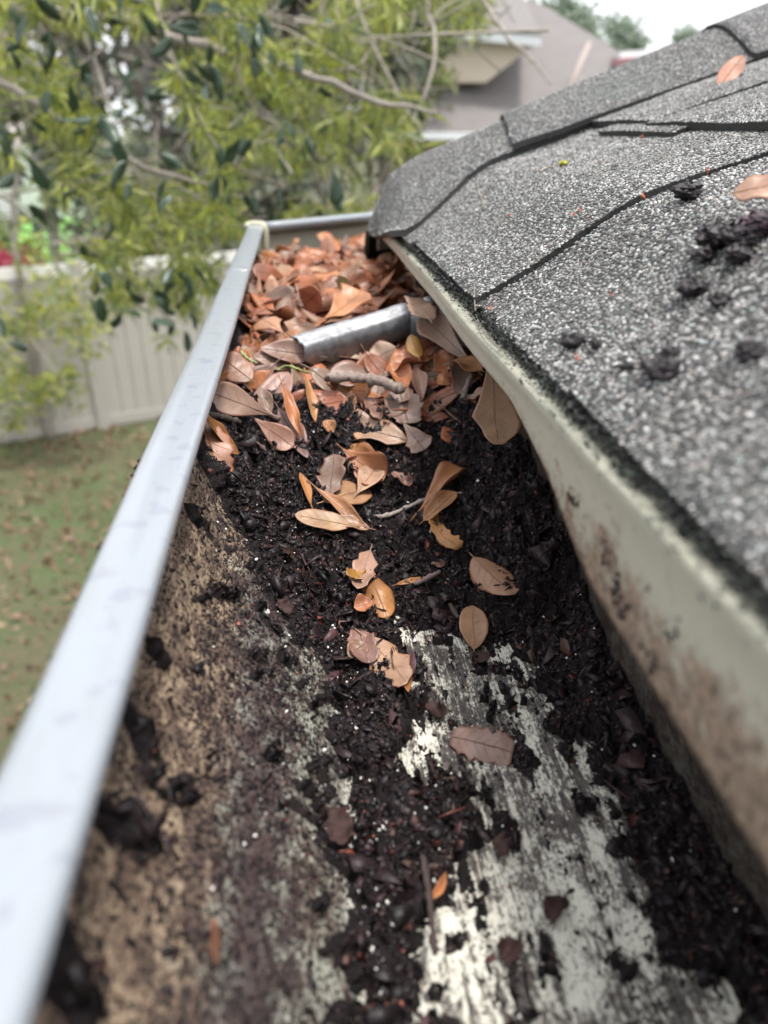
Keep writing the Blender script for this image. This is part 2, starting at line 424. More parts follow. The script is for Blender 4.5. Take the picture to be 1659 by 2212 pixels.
# ------------------------------------------------------------------ setting: ground
def sheet(name, x0, x1, y0, y1, z, mat, nx=2, ny=2, amp=0, kind='structure'):
    xs = np.linspace(x0, x1, nx); ys = np.linspace(y0, y1, ny)
    X, Y = np.meshgrid(xs, ys, indexing='ij')
    Z = z + amp * (fbm(X * .3, Y * .3, 3, 5) - .5)
    o = mesh(name, np.stack([X, Y, Z], 2).reshape(-1, 3), grid_faces(nx, ny)[:, ::1], mat, None, True)
    o['kind'] = kind; return o
sheet('lawn', -220, 260, -60, 420, -3.0, LAWN, 60, 60, .04)

# ------------------------------------------------------------------ house: roof at the eave
house = thing('house', 'own house with grey asphalt shingle roof ending just above the gutter', 'house', (.6, .3, -3.0))

def roofz(X, Y, lift=0.0, seed=0):
    Z = np.interp(X, RX, RZ)
    # rounded interpolation of the droop
    Zs = (np.interp(X - .008, RX, RZ) + np.interp(X + .008, RX, RZ) + 2 * Z) / 4
    Zs = np.where(X < .075, Z, Zs)
    return Zs + lift + .0012 * (fbm(X * 22, Y * 22, 2, seed) - .5) * 2
gran_pts = []
def shingle(x0, x1, y0, y1, lift0, lift1, th=.0032, seed=0, name='shingle', skew=0.0, zf=None, dens=1.0, jag=.0009):
    """a tab of asphalt shingle; lift0/lift1 = height over the deck at its lower and upper edge"""
    nx = max(6, int((x1 - x0) / .006)); ny = max(6, int((y1 - y0) / .008))
    u = np.linspace(0, 1, nx)[:, None]; v = np.linspace(0, 1, ny)[None, :]
    jx = (fbm(v * (y1 - y0) * 260, v * 0 + seed, 3, seed) - .5) * jag * 2
    jy = (fbm(u * (x1 - x0) * 200, u * 0 + seed + 5, 3, seed + 2) - .5) * jag * 1.6
    X = x0 + (x1 - x0) * u + jx * (1 - u)
    Y = y0 + (y1 - y0) * v + jy * (1 - 2 * v) + skew * (1 - u) * (1 - v)
    def top(X, Y):
        uu = np.clip((X - x0) / (x1 - x0), 0, 1)
        return roofz(X, Y, 0, seed) + lift0 * (1 - uu) + lift1 * uu if zf is None else zf(X, Y)
    P = np.stack([X, Y, top(X, Y)], 2)
    du = np.gradient(P, axis=0); dv = np.gradient(P, axis=1)
    Nn = np.cross(du, dv); Nn /= np.linalg.norm(Nn, axis=2)[..., None]
    V, Fc = slab(P, Nn, th)
    o = mesh(name, V, Fc, SHING, house, True)
    o.data.polygons.foreach_set('use_smooth', [True] * len(o.data.polygons))
    o.data.materials.append(BITUM)
    n1 = (nx - 1) * (ny - 1); mi = np.zeros(len(o.data.polygons), np.int32); mi[n1:] = 1
    o.data.polygons.foreach_set('material_index', mi)
    sm = np.ones(len(o.data.polygons), bool); sm[n1 * 2:] = False; o.data.polygons.foreach_set('use_smooth', sm)
    # granule positions where they can be told apart
    gx0, gx1, gy0, gy1 = x0 + .0004, min(x1, .36), max(y0, .03), min(y1, .64)
    if gx1 > gx0 and gy1 > gy0 and dens > 0:
        sp = .00118
        ax = np.arange(gx0, gx1, sp); ay = np.arange(gy0, gy1, sp)
        A, B = np.meshgrid(ax, ay, indexing='ij'); A = A.ravel(); B = B.ravel()
        r = np.random.default_rng(seed + 100)
        A = A + (r.random(A.shape) - .5) * sp * .9; B = B + (r.random(B.shape) - .5) * sp * .9
        # visible from the ladder: inside the wedge right of the view axis
        keep = (r.random(A.shape) < np.clip(.9 - (fbm(A * 60, B * 60, 3, seed) - .5) * .9, .45, 1) * dens) & (A < .05 + 1.25 * B + .08)
        A, B = A[keep], B[keep]
        e = .002
        zt = top(A, B); nx_ = -(top(A + e, B) - top(A - e, B)) / (2 * e); ny_ = -(top(A, B + e) - top(A, B - e)) / (2 * e)
        nn = np.stack([nx_, ny_, np.ones_like(nx_)], 1); nn /= np.linalg.norm(nn, axis=1)[:, None]
        gran_pts.append((np.stack([A, B, zt], 1) + nn * .00010, nn))
    return o

# under-layer and deck
def strip(name, x0, x1, y0, y1, dz, th, mat, parent, seed=0):
    nx = max(6, int((x1 - x0) / .01)) if x1 - x0 < .5 else 20; ny = 12
    X, Y = np.meshgrid(np.linspace(x0, x1, nx), np.linspace(y0, y1, ny), indexing='ij')
    P = np.stack([X, Y, roofz(X, Y, dz, seed)], 2)
    du = np.gradient(P, axis=0); dv = np.gradient(P, axis=1); Nn = np.cross(du, dv); Nn /= np.linalg.norm(Nn, axis=2)[..., None]
    V, Fc = slab(P, Nn, th); return mesh(name, V, Fc, mat, parent)
strip('starter_strip', .0640, .40, -.6, .52, -.0037, .003, BITUM, house, 3)
strip('roof_deck', .072, 3.2, -1.5, .56, -.0078, .012, m_simple('plywood', (.3, .22, .14), .8), house, 4)

SH = [  # x0, x1, y0, y1, lift0, lift1, seed
    (.0632, .205, .2728, .56, .0006, .0000, 1), (.0634, .205, .1684, .2714, -.0012, -.0008, 2), (.0630, .205, -.13, .1662, -.0002, -.0002, 3),
    (.0632, .205, -.6, -.133, -.0002, -.0002, 4),
    (.186, .335, .4215, .58, .0046, .0030, 5), (.183, .335, .12, .4190, .0040, .0028, 6), (.185, .335, -.6, .117, .0040, .0028, 7),
    (.313, .47, .27, .60, .0048, .0030, 8), (.313, .47, -.03, .267, .0044, .003, 9), (.313, .47, -.6, -.033, .0044, .003, 10)]
for (a, b, c, d, l0, l1, s) in SH: shingle(a, b, c, d, l0, l1, seed=s)
x = .44; k = 11
while x < 1.5:
    yy = -1.2 + .1 * (k % 3)
    while yy < .55:
        shingle(x, x + .15, yy, min(yy + .30, .60), .0046, .003, seed=k, dens=0); yy += .303; k += 1
    x += .127
# a sliver of the course below showing beside the cap
shingle(.1765, .20, .372, .47, .0024, .0026, seed=40)

# hip cap: saddle shaped shingles from the eave corner up the hip
RGX = [.040, .056, .0625, .070, .09, .17, .257, .34, .6, 1.6]; RGZ = [-.085, -.066, -.046, -.031, -.019, .0108, .0447, .075, .170, .53]
YR = .600
def capedge(X): return np.interp(X, [.04, .066, .085, .105, .152, .2, .265, .322, 1.6], [.440, .455, .478, .495, .507, .513, .527, .545, .60]) - .003
def capz(X, Y, lift):
    Zr = np.interp(X, RGX, RGZ)
    Y0 = capedge(X)
    near = np.interp(X, RX, RZ) + .004
    s = np.clip((Y - Y0) / (YR - Y0), -.3, 1)
    up = near + (Zr - near) * np.where(s > 0, np.sin(np.clip(s, 0, 1) * math.pi / 2) ** 1.15, s * .3)
    dn = Zr - 9.0 * np.clip(Y - YR, 0, 1) ** 2 - .35 * np.clip(Y - YR - .01, 0, 1)
    return np.where(Y < YR, up, dn) + lift
def cap(x0, x1, l0, l1, seed, y_extra=0.0, sk=0.0, name='cap_shingle', th=.0034):
    nx = max(8, int((x1 - x0) / .008)); ny = 26
    u = np.linspace(0, 1, nx)[:, None]; v = np.linspace(0, 1, ny)[None, :]
    X = x0 + (x1 - x0) * u - sk * (1 - v) * (1 - u)
    Y0 = capedge(X) - y_extra
    Y = Y0 + (.70 - Y0) * v
    X = X + (fbm(v * 18, v * 0 + seed, 3, seed) - .5) * .0016 * (1 - u)
    L = l0 * (1 - u) + l1 * u
    Z = capz(X, Y, 0) + L
    P = np.stack([X, Y, Z], 2)
    du = np.gradient(P, axis=0); dv = np.gradient(P, axis=1); Nn = np.cross(du, dv); Nn /= np.linalg.norm(Nn, axis=2)[..., None]
    V, Fc = slab(P, Nn, th)
    o = mesh(name, V, Fc, SHING, house, True); o.data.materials.append(BITUM)
    n1 = (nx - 1) * (ny - 1); mi = np.zeros(len(o.data.polygons), np.int32); mi[n1:] = 1; o.data.polygons.foreach_set('material_index', mi)
    sm = np.ones(len(o.data.polygons), bool); sm[n1 * 2:] = False; o.data.polygons.foreach_set('use_smooth', sm)
    r = np.random.default_rng(seed); n = int((x1 - x0) * .13 / .0013 ** 2 * .8) if x1 < .5 else 0
    if n:
        i = r.random(n) * (nx - 1.001); j = r.random(n) * (ny - 1.001); ii = i.astype(int); jj = j.astype(int); fi = (i - ii)[:, None]; fj = (j - jj)[:, None]
        Q = (P[ii, jj] * (1 - fi) + P[ii + 1, jj] * fi) * (1 - fj) + (P[ii, jj + 1] * (1 - fi) + P[ii + 1, jj + 1] * fi) * fj
        gran_pts.append((Q + Nn[ii, jj] * .0001, Nn[ii, jj]))
cap(.052, .235, .0005, .0000, 61)
cap(.060, .200, -.0035, -.0035, 60, .028)                      # the starter under the first cap, peeking out below
cap(.170, .36, .0046, .0008, 62, .002, .036)
cap(.300, .52, .0050, .0012, 63, .004)
for i in range(6): cap(.48 + i * .15, .68 + i * .15, .006, .001, 64 + i, .004)

# roof slope beyond the hip (falls away from the ladder) and the walls below
v = [(.06, .64, -.056), (.33, 2.6, -.2), (3.2, 2.6, .86), (3.2, .56, .89), (.06, .60, -.056)]
mesh('far_roof_slope', [(.075, .66, -.062), (1.9, 2.05, -.062), (3.2, 1.6, .50), (3.2, .60, .86), (.10, .60, -.04)], [(0, 1, 2, 3, 4)], SHING, house)
# granules as real stones
GP = np.concatenate([g[0] for g in gran_pts]); GN = np.concatenate([g[1] for g in gran_pts])
def granule_cloud(P, Nn):
    me = bpy.data.meshes.new('roof_granules')
    hl = np.array(house.location)
    v = (P + OFF - hl).astype(np.float32)
    me.vertices.add(len(v)); me.vertices.foreach_set('co', v.ravel())
    at = me.attributes.new('nrm', 'FLOAT_VECTOR', 'POINT'); at.data.foreach_set('vector', Nn.astype(np.float32).ravel())
    r = np.random.default_rng(5)
    s = np.stack([r.uniform(.00046, .00088, len(v)), r.uniform(.00040, .00072, len(v)), r.uniform(.00028, .00056, len(v))], 1).astype(np.float32)
    at = me.attributes.new('scl', 'FLOAT_VECTOR', 'POINT'); at.data.foreach_set('vector', s.ravel())
    at = me.attributes.new('spin', 'FLOAT', 'POINT'); at.data.foreach_set('value', r.uniform(0, 6.28, len(v)).astype(np.float32))
    at = me.attributes.new('tilt', 'FLOAT', 'POINT'); at.data.foreach_set('value', r.normal(0, .35, len(v)).astype(np.float32))
    o = bpy.data.objects.new('roof_granules', me); col.objects.link(o); o.parent = house; o['kind'] = 'stuff'
    ng = bpy.data.node_groups.new('granules', 'GeometryNodeTree')
    ng.interface.new_socket('Geometry', in_out='INPUT', socket_type='NodeSocketGeometry')
    ng.interface.new_socket('Geometry', in_out='OUTPUT', socket_type='NodeSocketGeometry')
    gi = ng.nodes.new('NodeGroupInput'); go = ng.nodes.new('NodeGroupOutput')
    ico = ng.nodes.new('GeometryNodeMeshIcoSphere'); ico.inputs['Radius'].default_value = 1; ico.inputs['Subdivisions'].default_value = 1
    sm = ng.nodes.new('GeometryNodeSetMaterial'); sm.inputs['Material'].default_value = STONE
    def attr(nm, ty):
        a = ng.nodes.new('GeometryNodeInputNamedAttribute'); a.data_type = ty; a.inputs['Name'].default_value = nm; return [x for x in a.outputs if x.enabled][0]
    al = ng.nodes.new('FunctionNodeAlignEulerToVector'); al.axis = 'Z'
    ng.links.new(attr('nrm', 'FLOAT_VECTOR'), al.inputs['Vector'])
    ro = ng.nodes.new('FunctionNodeRotateEuler'); ro.rotation_type = 'AXIS_ANGLE'; ro.space = 'LOCAL'; ro.inputs['Axis'].default_value = (0, 0, 1)
    ng.links.new(al.outputs[0], ro.inputs[0]); ng.links.new(attr('spin', 'FLOAT'), ro.inputs['Angle'])
    r2 = ng.nodes.new('FunctionNodeRotateEuler'); r2.rotation_type = 'AXIS_ANGLE'; r2.space = 'LOCAL'; r2.inputs['Axis'].default_value = (1, 0, 0)
    ng.links.new(ro.outputs[0], r2.inputs[0]); ng.links.new(attr('tilt', 'FLOAT'), r2.inputs['Angle'])
    ip = ng.nodes.new('GeometryNodeInstanceOnPoints')
    ng.links.new(gi.outputs[0], ip.inputs['Points']); ng.links.new(ico.outputs['Mesh'], sm.inputs[0]); ng.links.new(sm.outputs[0], ip.inputs['Instance'])
    ng.links.new(r2.outputs[0], ip.inputs['Rotation']); ng.links.new(attr('scl', 'FLOAT_VECTOR'), ip.inputs['Scale'])
    ng.links.new(ip.outputs[0], go.inputs[0])
    md = o.modifiers.new('granules', 'NODES'); md.node_group = ng
    return o
granule_cloud(GP, GN)
print('granules', len(GP))

# drip edge: narrow top shelf under the shingles, rounded nose, face hanging into the gutter
def sweep(name, prof_fn, ys, mat, parent, smooth=True, th=None):
    P = np.array([prof_fn(y) for y in ys])                     # ny, n, 3
    du = np.gradient(P, axis=1); dv = np.gradient(P, axis=0)
    Nn = np.cross(du, dv); Nn /= np.linalg.norm(Nn, axis=2)[..., None] + 1e-12
    V, Fc = slab(P, Nn, th or .0006)
    return mesh(name, V, Fc, mat, parent, smooth)
def drip_prof(y):
    wob = .0004 * math.sin(y * 41) + .0006 * math.sin(y * 17 + 1)
    hb = float(np.interp(y, [-.4, .06, .096, .137, .155, .17, .21, .6], [-.098, -.0950, -.0930, -.0905, -.0850, -.0800, -.0725, -.0712]))
    x = .0602 - .0012 * min(1, max(0, (y - .08) / .2)) + wob
    top = [(.100, -.0460), (.080, -.0545), (.068, -.0612), (x + .0012, -.0622), (x + .0001, -.0624), (x, -.0628), (x + .0002, -.0640), (x + .0009, -.0660)]
    mid = [(x + .0011 + (.0013) * t, -.0655 + (hb + .0655) * t) for t in (.25, .5, .75, .95)]
    end = [(x + .0021, hb), (x + .0030, hb + .0006)]
    return [(a, y, b) for a, b in top + mid + end]
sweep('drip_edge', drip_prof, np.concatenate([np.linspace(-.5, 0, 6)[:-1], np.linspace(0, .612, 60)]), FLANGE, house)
dv_ = np.array([.795, .606, 0.0]); nv_ = np.array([-.606, .795, 0.0]); pv_ = np.array([.0612, .612, 0.0])
Vv = [pv_ + dv_ * s_ + nv_ * q_ + np.array([0, 0, z_]) for z_ in (-.086, -.0615) for s_, q_ in ((0, -.0012), (1.7, -.0012), (1.7, .0), (0, .0))]
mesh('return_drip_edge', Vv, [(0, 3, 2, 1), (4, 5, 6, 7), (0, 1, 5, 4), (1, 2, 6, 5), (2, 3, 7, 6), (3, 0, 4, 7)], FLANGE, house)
# dark mossy grime packed between the shingle edge and the shelf
gr = np.random.default_rng(21); Vg = []; Fg = []; Cg = []
for i in range(15000):
    y = gr.uniform(.03, .6); s = gr.uniform(.00015, .0006) * (1 + (gr.random() < .04) * 1.2)
    c = np.array([.0638 + gr.normal(0, .0009) - .0006 * (gr.random() < .3) * 3, y, -.0602 + gr.uniform(-.0012, .0030)])
    if gr.random() < .09: c[0] -= gr.uniform(0, .003); c[2] = -.0618
    Q = c + gr.normal(0, 1, (4, 3)) * s * [.8, 1.1, .7]
    k = len(Vg); Vg += list(Q); Fg += [(k, k + 1, k + 2), (k, k + 2, k + 3), (k, k + 3, k + 1), (k + 1, k + 3, k + 2)]
    cc = np.array([.010, .012, .010]) * gr.uniform(.5, 2.2) + (gr.random() < .12) * np.array([.012, .022, .016]); Cg += [cc] * 4
o = mesh('eave_grime', Vg, Fg, FLAKE, house, colors=np.array(Cg)); o['kind'] = 'stuff'
fr0 = np.random.default_rng(66); Vg = []; Fg = []; Cg = []
for cxy in [(.118, .085), (.122, .082), (.128, .078), (.104, .088), (.150, .076), (.098, .078)]:
    for i in range(18):
        y = cxy[0] + fr0.normal(0, .0016); z = -(cxy[1] + fr0.normal(0, .0014)); s = fr0.uniform(.0002, .0007)
        c = np.array([drip_prof(y)[9][0] - .0004 - s * .4, y, z]); Q = c + fr0.normal(0, 1, (4, 3)) * s; k = len(Vg)
        Vg += list(Q); Fg += [(k, k + 1, k + 2), (k, k + 2, k + 3), (k, k + 3, k + 1), (k + 1, k + 3, k + 2)]; Cg += [np.array([.012, .007, .008]) * fr0.uniform(.5, 2)] * 4
o = mesh('flashing_dirt', Vg, Fg, FLAKE, house, colors=np.array(Cg)); o['kind'] = 'stuff'
box('fascia_board', (.0975, -1.5, -.28), (.117, .72, -.072), WOODF, house)
box('soffit', (.117, -1.5, -.286), (.52, .9, -.274), TRIM, house)
box('house_wall', (.52, -1.5, -2.998), (.66, 1.6, -.287), SIDING, house)

# ------------------------------------------------------------------ gutter
gutter = thing('rain_gutter', 'white aluminium rain gutter clogged with rotten leaves, running along the roof edge', 'gutter', (.03, .3, -.166))
def corner_clip(P):                                            # mitre: far run turns away to the right
    return P
YC = .728                                                      # corner
DIRF = np.array([.795, .606, 0.0])
def lip_prof(y, x_in=-.033, x_out=-.0455):
    d = .0002 * math.sin(y * 23)
    p = [(-.0436, -.0868), (-.0345, -.0845), (x_in + .0002, -.0830), (x_in + .0008, -.0815), (x_in + .0003, -.0802), (x_in - .001, -.0797), (-.0385, -.0792), (-.0425, -.0793), (x_out + .0012, -.0800), (x_out, -.0812), (x_out - .0006, -.0835), (x_out - .0006, -.1000)]
    return [(a + d, y, b) for a, b in p]
def lip_far(ys):
    return
ysl = np.concatenate([np.linspace(-.5, 0, 6)[:-1], np.linspace(0, YC, 90)])
sweep('front_lip', lip_prof, ysl, ENAMEL, gutter, th=.0007)
def trough_prof(y):
    return [(a, y, b) for a, b in zip(GPX, GPZ)] + [(.0965, y, -.158), (.0968, y, -.118), (.0968, y, -.068)]
yst = np.concatenate([np.linspace(-.5, 0, 6)[:-1], np.linspace(0, .80, 60)])
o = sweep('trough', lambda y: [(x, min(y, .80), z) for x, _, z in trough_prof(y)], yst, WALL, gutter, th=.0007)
# ogee outer face
def outer(y): return [(-.0464, y, -.1000), (-.0470, y, -.112), (-.0450, y, -.120), (-.0370, y, -.1265), (-.0230, y, -.1395), (-.0110, y, -.1515), (-.003, y, -.1605), (.0035, y, -.1672), (.097, y, -.1672)]
sweep('outer_face', outer, yst[yst < YC + .001], ENAMEL, gutter, th=.0005)
# far run round the corner
PC = np.array([-.0330, YC, -.0795])
def far_sweep(name, prof, mat, th=.0007, L=1.9, s0=0.0):
    nrm = np.array([-DIRF[1], DIRF[0], 0])
    P = np.array([[PC + DIRF * s + nrm * a + np.array([0, 0, b]) for a, b in prof] for s in np.concatenate([np.linspace(s0, .2, 12), [.5, 1.0, L]])])
    du = np.gradient(P, axis=1); dv = np.gradient(P, axis=0); Nn = np.cross(du, dv); Nn /= np.linalg.norm(Nn, axis=2)[..., None]
    V, Fc = slab(P, Nn, th); return mesh(name, V, Fc, mat, gutter, True)
far_sweep('corner_lip', [(.0095, -.008), (.001, -.0045), (-.0012, -.0025), (-.0009, .0004), (.0005, .0010), (.0060, .0016), (.0110, .0010), (.0130, -.001), (.0135, -.02)], ENAMEL, s0=.006)
far_sweep('corner_trough', [(.0112, -.004), (.0105, -.016), (.006, -.030), (-.002, -.045), (-.016, -.060), (-.033, -.079), (-.038, -.0852), (-.125, -.0852), (-.126, -.02)], m_simple('pale_gutter_paint', (.30, .28, .21), .6, .3, 60), s0=-.01)
# mitre strip with sealant
V, Fc = tube_vf(smooth_path([(-.0472, YC + .004, -.0812), (-.044, YC + .006, -.0788), (-.036, YC + .003, -.0785), (-.032, YC + .001, -.0795), (-.0305, YC, -.086), (-.032, YC, -.105)], 14), .0032, 8, 3, .2)
mesh('corner_sealant', V, Fc, m_simple('old_sealant', (.42, .41, .30), .6), gutter, True)
# seam band on the lip
def seam(y): return [(a - .0003 * (i > 8), y, b + .0002) for i, (a, _, b) in enumerate(lip_prof(y))][3:]
sweep('seam_band', seam, np.linspace(.486, .494, 4), ENAMEL, gutter, th=.0006)

# hanger bracket
def bracket():
    A = onz(640, 742, .096); B = onz(760, 706, .0935); Cc = onz(890, 668, .0885); D = onz(1035, 694, .0880)
    path = smooth_path([A, (A + B) / 2, B, (B + Cc) / 2, Cc, (Cc * .5 + D * .5), D], 34)
    t = np.gradient(path, axis=0); t /= np.linalg.norm(t, axis=1)[:, None]
    up = np.array([0, 0, 1.0]); fr = np.cross(t, up); fr /= np.linalg.norm(fr, axis=1)[:, None]        # towards the ladder (-Y)
    prof = [(.0060, -.0125), (.0061, -.0010), (.0058, -.0001), (.0050, .0003), (.0022, .0004), (.0012, .0022), (-.0030, .0024), (-.0042, .0005), (-.0055, .0004), (-.0062, -.0004), (-.0064, -.0020), (-.0064, -.0095)]
    P = np.array([[path[k] + fr[k] * a + up * b for a, b in prof] for k in range(len(path))])
    for k in range(len(path)):                                   # worn end: flange rounded off
        s = min(1, k / 3.0)
        P[k, 0, 2] += .005 * (1 - s); P[k, -1, 2] += .003 * (1 - s)
    P[3:5, 0, 2] += .0022
    du = np.gradient(P, axis=1); dv = np.gradient(P, axis=0); Nn = -np.cross(du, dv); Nn /= np.linalg.norm(Nn, axis=2)[..., None]
    V, Fc = slab(P, Nn, -.0009)
    o = mesh('hanger_bracket', V, Fc, ALU, gutter, False)
    # screw head on the rib
    p = path[25] + np.array([0, 0, .004]); Vs, Fs = tube_vf([p, p + [0, 0, .002], p + [0, 0, .0035], p + [0, 0, .004]], [.0042, .0042, .003, .001], 8)
    sc_ = mesh('screw', Vs, Fs, ALU, o, True); return path
BR = bracket()

# ------------------------------------------------------------------ leaf mould in the gutter
def poly_sd(px, py, poly):
    """signed distance (inside > 0)"""
    poly = np.asarray(poly); d = np.full(px.shape, 9.0); ins = np.zeros(px.shape, bool)
    n = len(poly)
    for i in range(n):
        a = poly[i]; b = poly[(i + 1) % n]; e = b - a
        t = np.clip(((px - a[0]) * e[0] + (py - a[1]) * e[1]) / (e @ e), 0, 1)
        d = np.minimum(d, np.hypot(px - a[0] - t * e[0], py - a[1] - t * e[1]))
        c = ((a[1] > py) != (b[1] > py)) & (px < (b[0] - a[0]) * (py - a[1]) / (b[1] - a[1] + 1e-12) + a[0])
        ins ^= c
    return np.where(ins, d, -d)
floor_open = [onz(x, y, .165)[:2] for x, y in [(840, 1320), (930, 1300), (1010, 1350), (1130, 1430), (1215, 1560), (1260, 1690), (1330, 1830), (1420, 2010), (1530, 2230), (1600, 2400), (880, 2400), (955, 2080), (985, 1880), (1110, 1830), (1030, 1730), (905, 1640), (880, 1590), (900, 1480), (850, 1390)]]
wall_open = [ongut(x, y)[:2] for x, y in [(440, 1010), (470, 1090), (545, 1150), (600, 1260), (640, 1380), (715, 1470), (735, 1560), (745, 1800), (770, 2050), (775, 2400), (300, 2420)]] + [np.array([-.06, .03]), np.array([-.06, .235])]
nS, nY = 360, 900
sx = np.concatenate([np.linspace(-.0437, .006, 150)[:-1], np.linspace(.006, .0962, nS - 149)])
ys_ = np.concatenate([np.linspace(.035, .36, 740)[:-1], np.linspace(.36, .80, nY - 739)])
SX, SY = np.meshgrid(sx, ys_, indexing='ij')
MZ = np.interp(SX, GPX, GPZ)
jx = SX + (fbm(SX * 110, SY * 80, 5, 11, .65) - .5) * .040; jy = SY + (fbm(SX * 110, SY * 80, 5, 12, .65) - .5) * .055
fo = poly_sd(jx, jy, floor_open); wo = poly_sd(jx, jy, wall_open)
fine = (fbm(SX * 420, SY * 420, 4, 1, .65) - .5) / .13
mid = (fbm(SX * 120, SY * 100, 5, 2, .6) - .5) / .14
stre = (fbm(SX * 330, SY * 26, 4, 3, .6) - .5) / .14
big = (fbm(SX * 45, SY * 45, 4, 4) - .5) / .15
t = .0032 + .0013 * mid + .0007 * fine + .0009 * big
# beside the back wall the mould is deeper
t += .010 * np.clip((SX - .074) / .02, 0, 1) * np.clip((SY - .10) / .12, .25, 1)
# piled in the crease of the front wall
t += .0015 * np.exp(-((SX - .018) / .012) ** 2)
t_floor = np.where(fo > 0, -.0014 + .0008 * np.clip((SY - .125) / .05, 0, 1) + .0010 * stre + .0007 * mid + .00045 * fine - np.clip(fo * .15, 0, .0008), t)
t_wall = np.where(wo > 0, -.0013 + .0009 * np.clip((SY - .12) / .08, 0, 1) * np.clip((SX + .035) / .02, 0, 1) + .0007 * mid + .0006 * big + .0007 * fine - np.clip(wo * .05, 0, .0004), t)
bl = np.clip(-fo / .004, 0, 1); bw = np.clip(-wo / .004, 0, 1)
tt = np.where(SX > .012, np.where(fo > 0, t_floor, t_floor * bl + (-.0006 + .0006 * stre + .0005 * mid + .0004 * fine) * (1 - bl)), np.where(wo > 0, t_wall, t * bw + (-.0006 + .0007 * mid + .0006 * fine) * (1 - bw)))
tt += np.where(SX < -.037, -.004 * np.clip((-.037 - SX) / .006, 0, 1), 0)
# separate clods seen on the metal
for (x, y, r, h) in [(305, 1375, 26, .005), (262, 1520, 22, .006), (300, 1590, 40, .007), (205, 1722, 26, .006), (285, 1755, 34, .006), (330, 1820, 34, .006), (120, 1960, 40, .006), (90, 2060, 40, .006), (150, 2160, 50, .005), (330, 1240, 24, .005), (410, 1440, 28, .003), (430, 1120, 30, .004),
                     (640, 1330, 50, .004), (560, 1330, 30, .003), (520, 1480, 40, .002), (690, 1650, 40, .003), (740, 1870, 36, .004), (400, 2060, 60, .0015),
                     (1150, 1640, 36, .005), (1090, 1790, 36, .006), (1180, 2050, 30, .005), (1090, 2080, 50, .003), (1120, 2150, 40, .004), (990, 1560, 26, .003), (920, 1440, 40, .004), (960, 2040, 24, .003), (1250, 1850, 24, .003)]:
    p = ongut(x, y); rr = r / F * abs(np.linalg.norm(p)) * .85
    d2 = (((SX - p[0]) / rr) ** 2 + ((SY - p[1]) / (rr * 1.3)) ** 2) * (1 + .5 * mid + .22 * fine)
    tt = tt + np.where(d2 < 5, h * .62 * np.exp(-np.clip(d2, 0, 9) * .9), 0) * np.clip((.003 - tt) / .003, 0, 1)
# profile normals (to the inside)
dz = np.gradient(np.interp(sx, GPX, GPZ), sx); nn = np.stack([-dz, np.ones_like(dz)], 1); nn /= np.linalg.norm(nn, axis=1)[:, None]
tt = tt - .0022 * np.exp(-((SX - .0056) / .0011) ** 2) * (SY < .19)
PX = SX + nn[:, 0:1] * tt; PZ = MZ + nn[:, 1:2] * tt
# the heap that fills the gutter further on
hm = np.interp(SY, [0, .205, .225, .25, .275, .30, .318, .333, .36, .40, .8], [-.185, -.176, -.164, -.1575, -.152, -.142, -.134, -.122, -.120, -.120, -.122])
cross = np.interp(SX, [-.045, -.036, -.012, .012, .035, .060, .080, .097], [.046, .034, .016, .003, .000, .004, .016, .024]) * np.interp(SY, [.18, .24, .30, .345, .40], [.55, 1, .75, .25, .1])
ridge = np.abs(fbm(SX * 75, SY * 75, 4, 15, .6) - .5) / .13
hm = hm + cross + .0019 * mid + .0018 * big + .0009 * fine - .0016 * (ridge - 1) + .004 * (fbm(SX * 900, SY * 900, 2, 8) - .5)
hm = hm - .0 * SX
hm = np.minimum(hm, -.0900)
PZ = np.maximum(PZ, np.where(SY > .19, hm, -1)); PX = np.where(PZ > MZ + .004, SX, PX)
P = np.stack([PX, SY, PZ], 2)
o = mesh('leaf_mould', P.reshape(-1, 3), grid_faces(nS, nY), SOIL, None, True)
tag(o, 'wet black rotted leaf mould packed along the gutter floor and walls', 'mould', kind='stuff')
thick = np.where((PZ - MZ) > .0006, 1.0, 0.0)

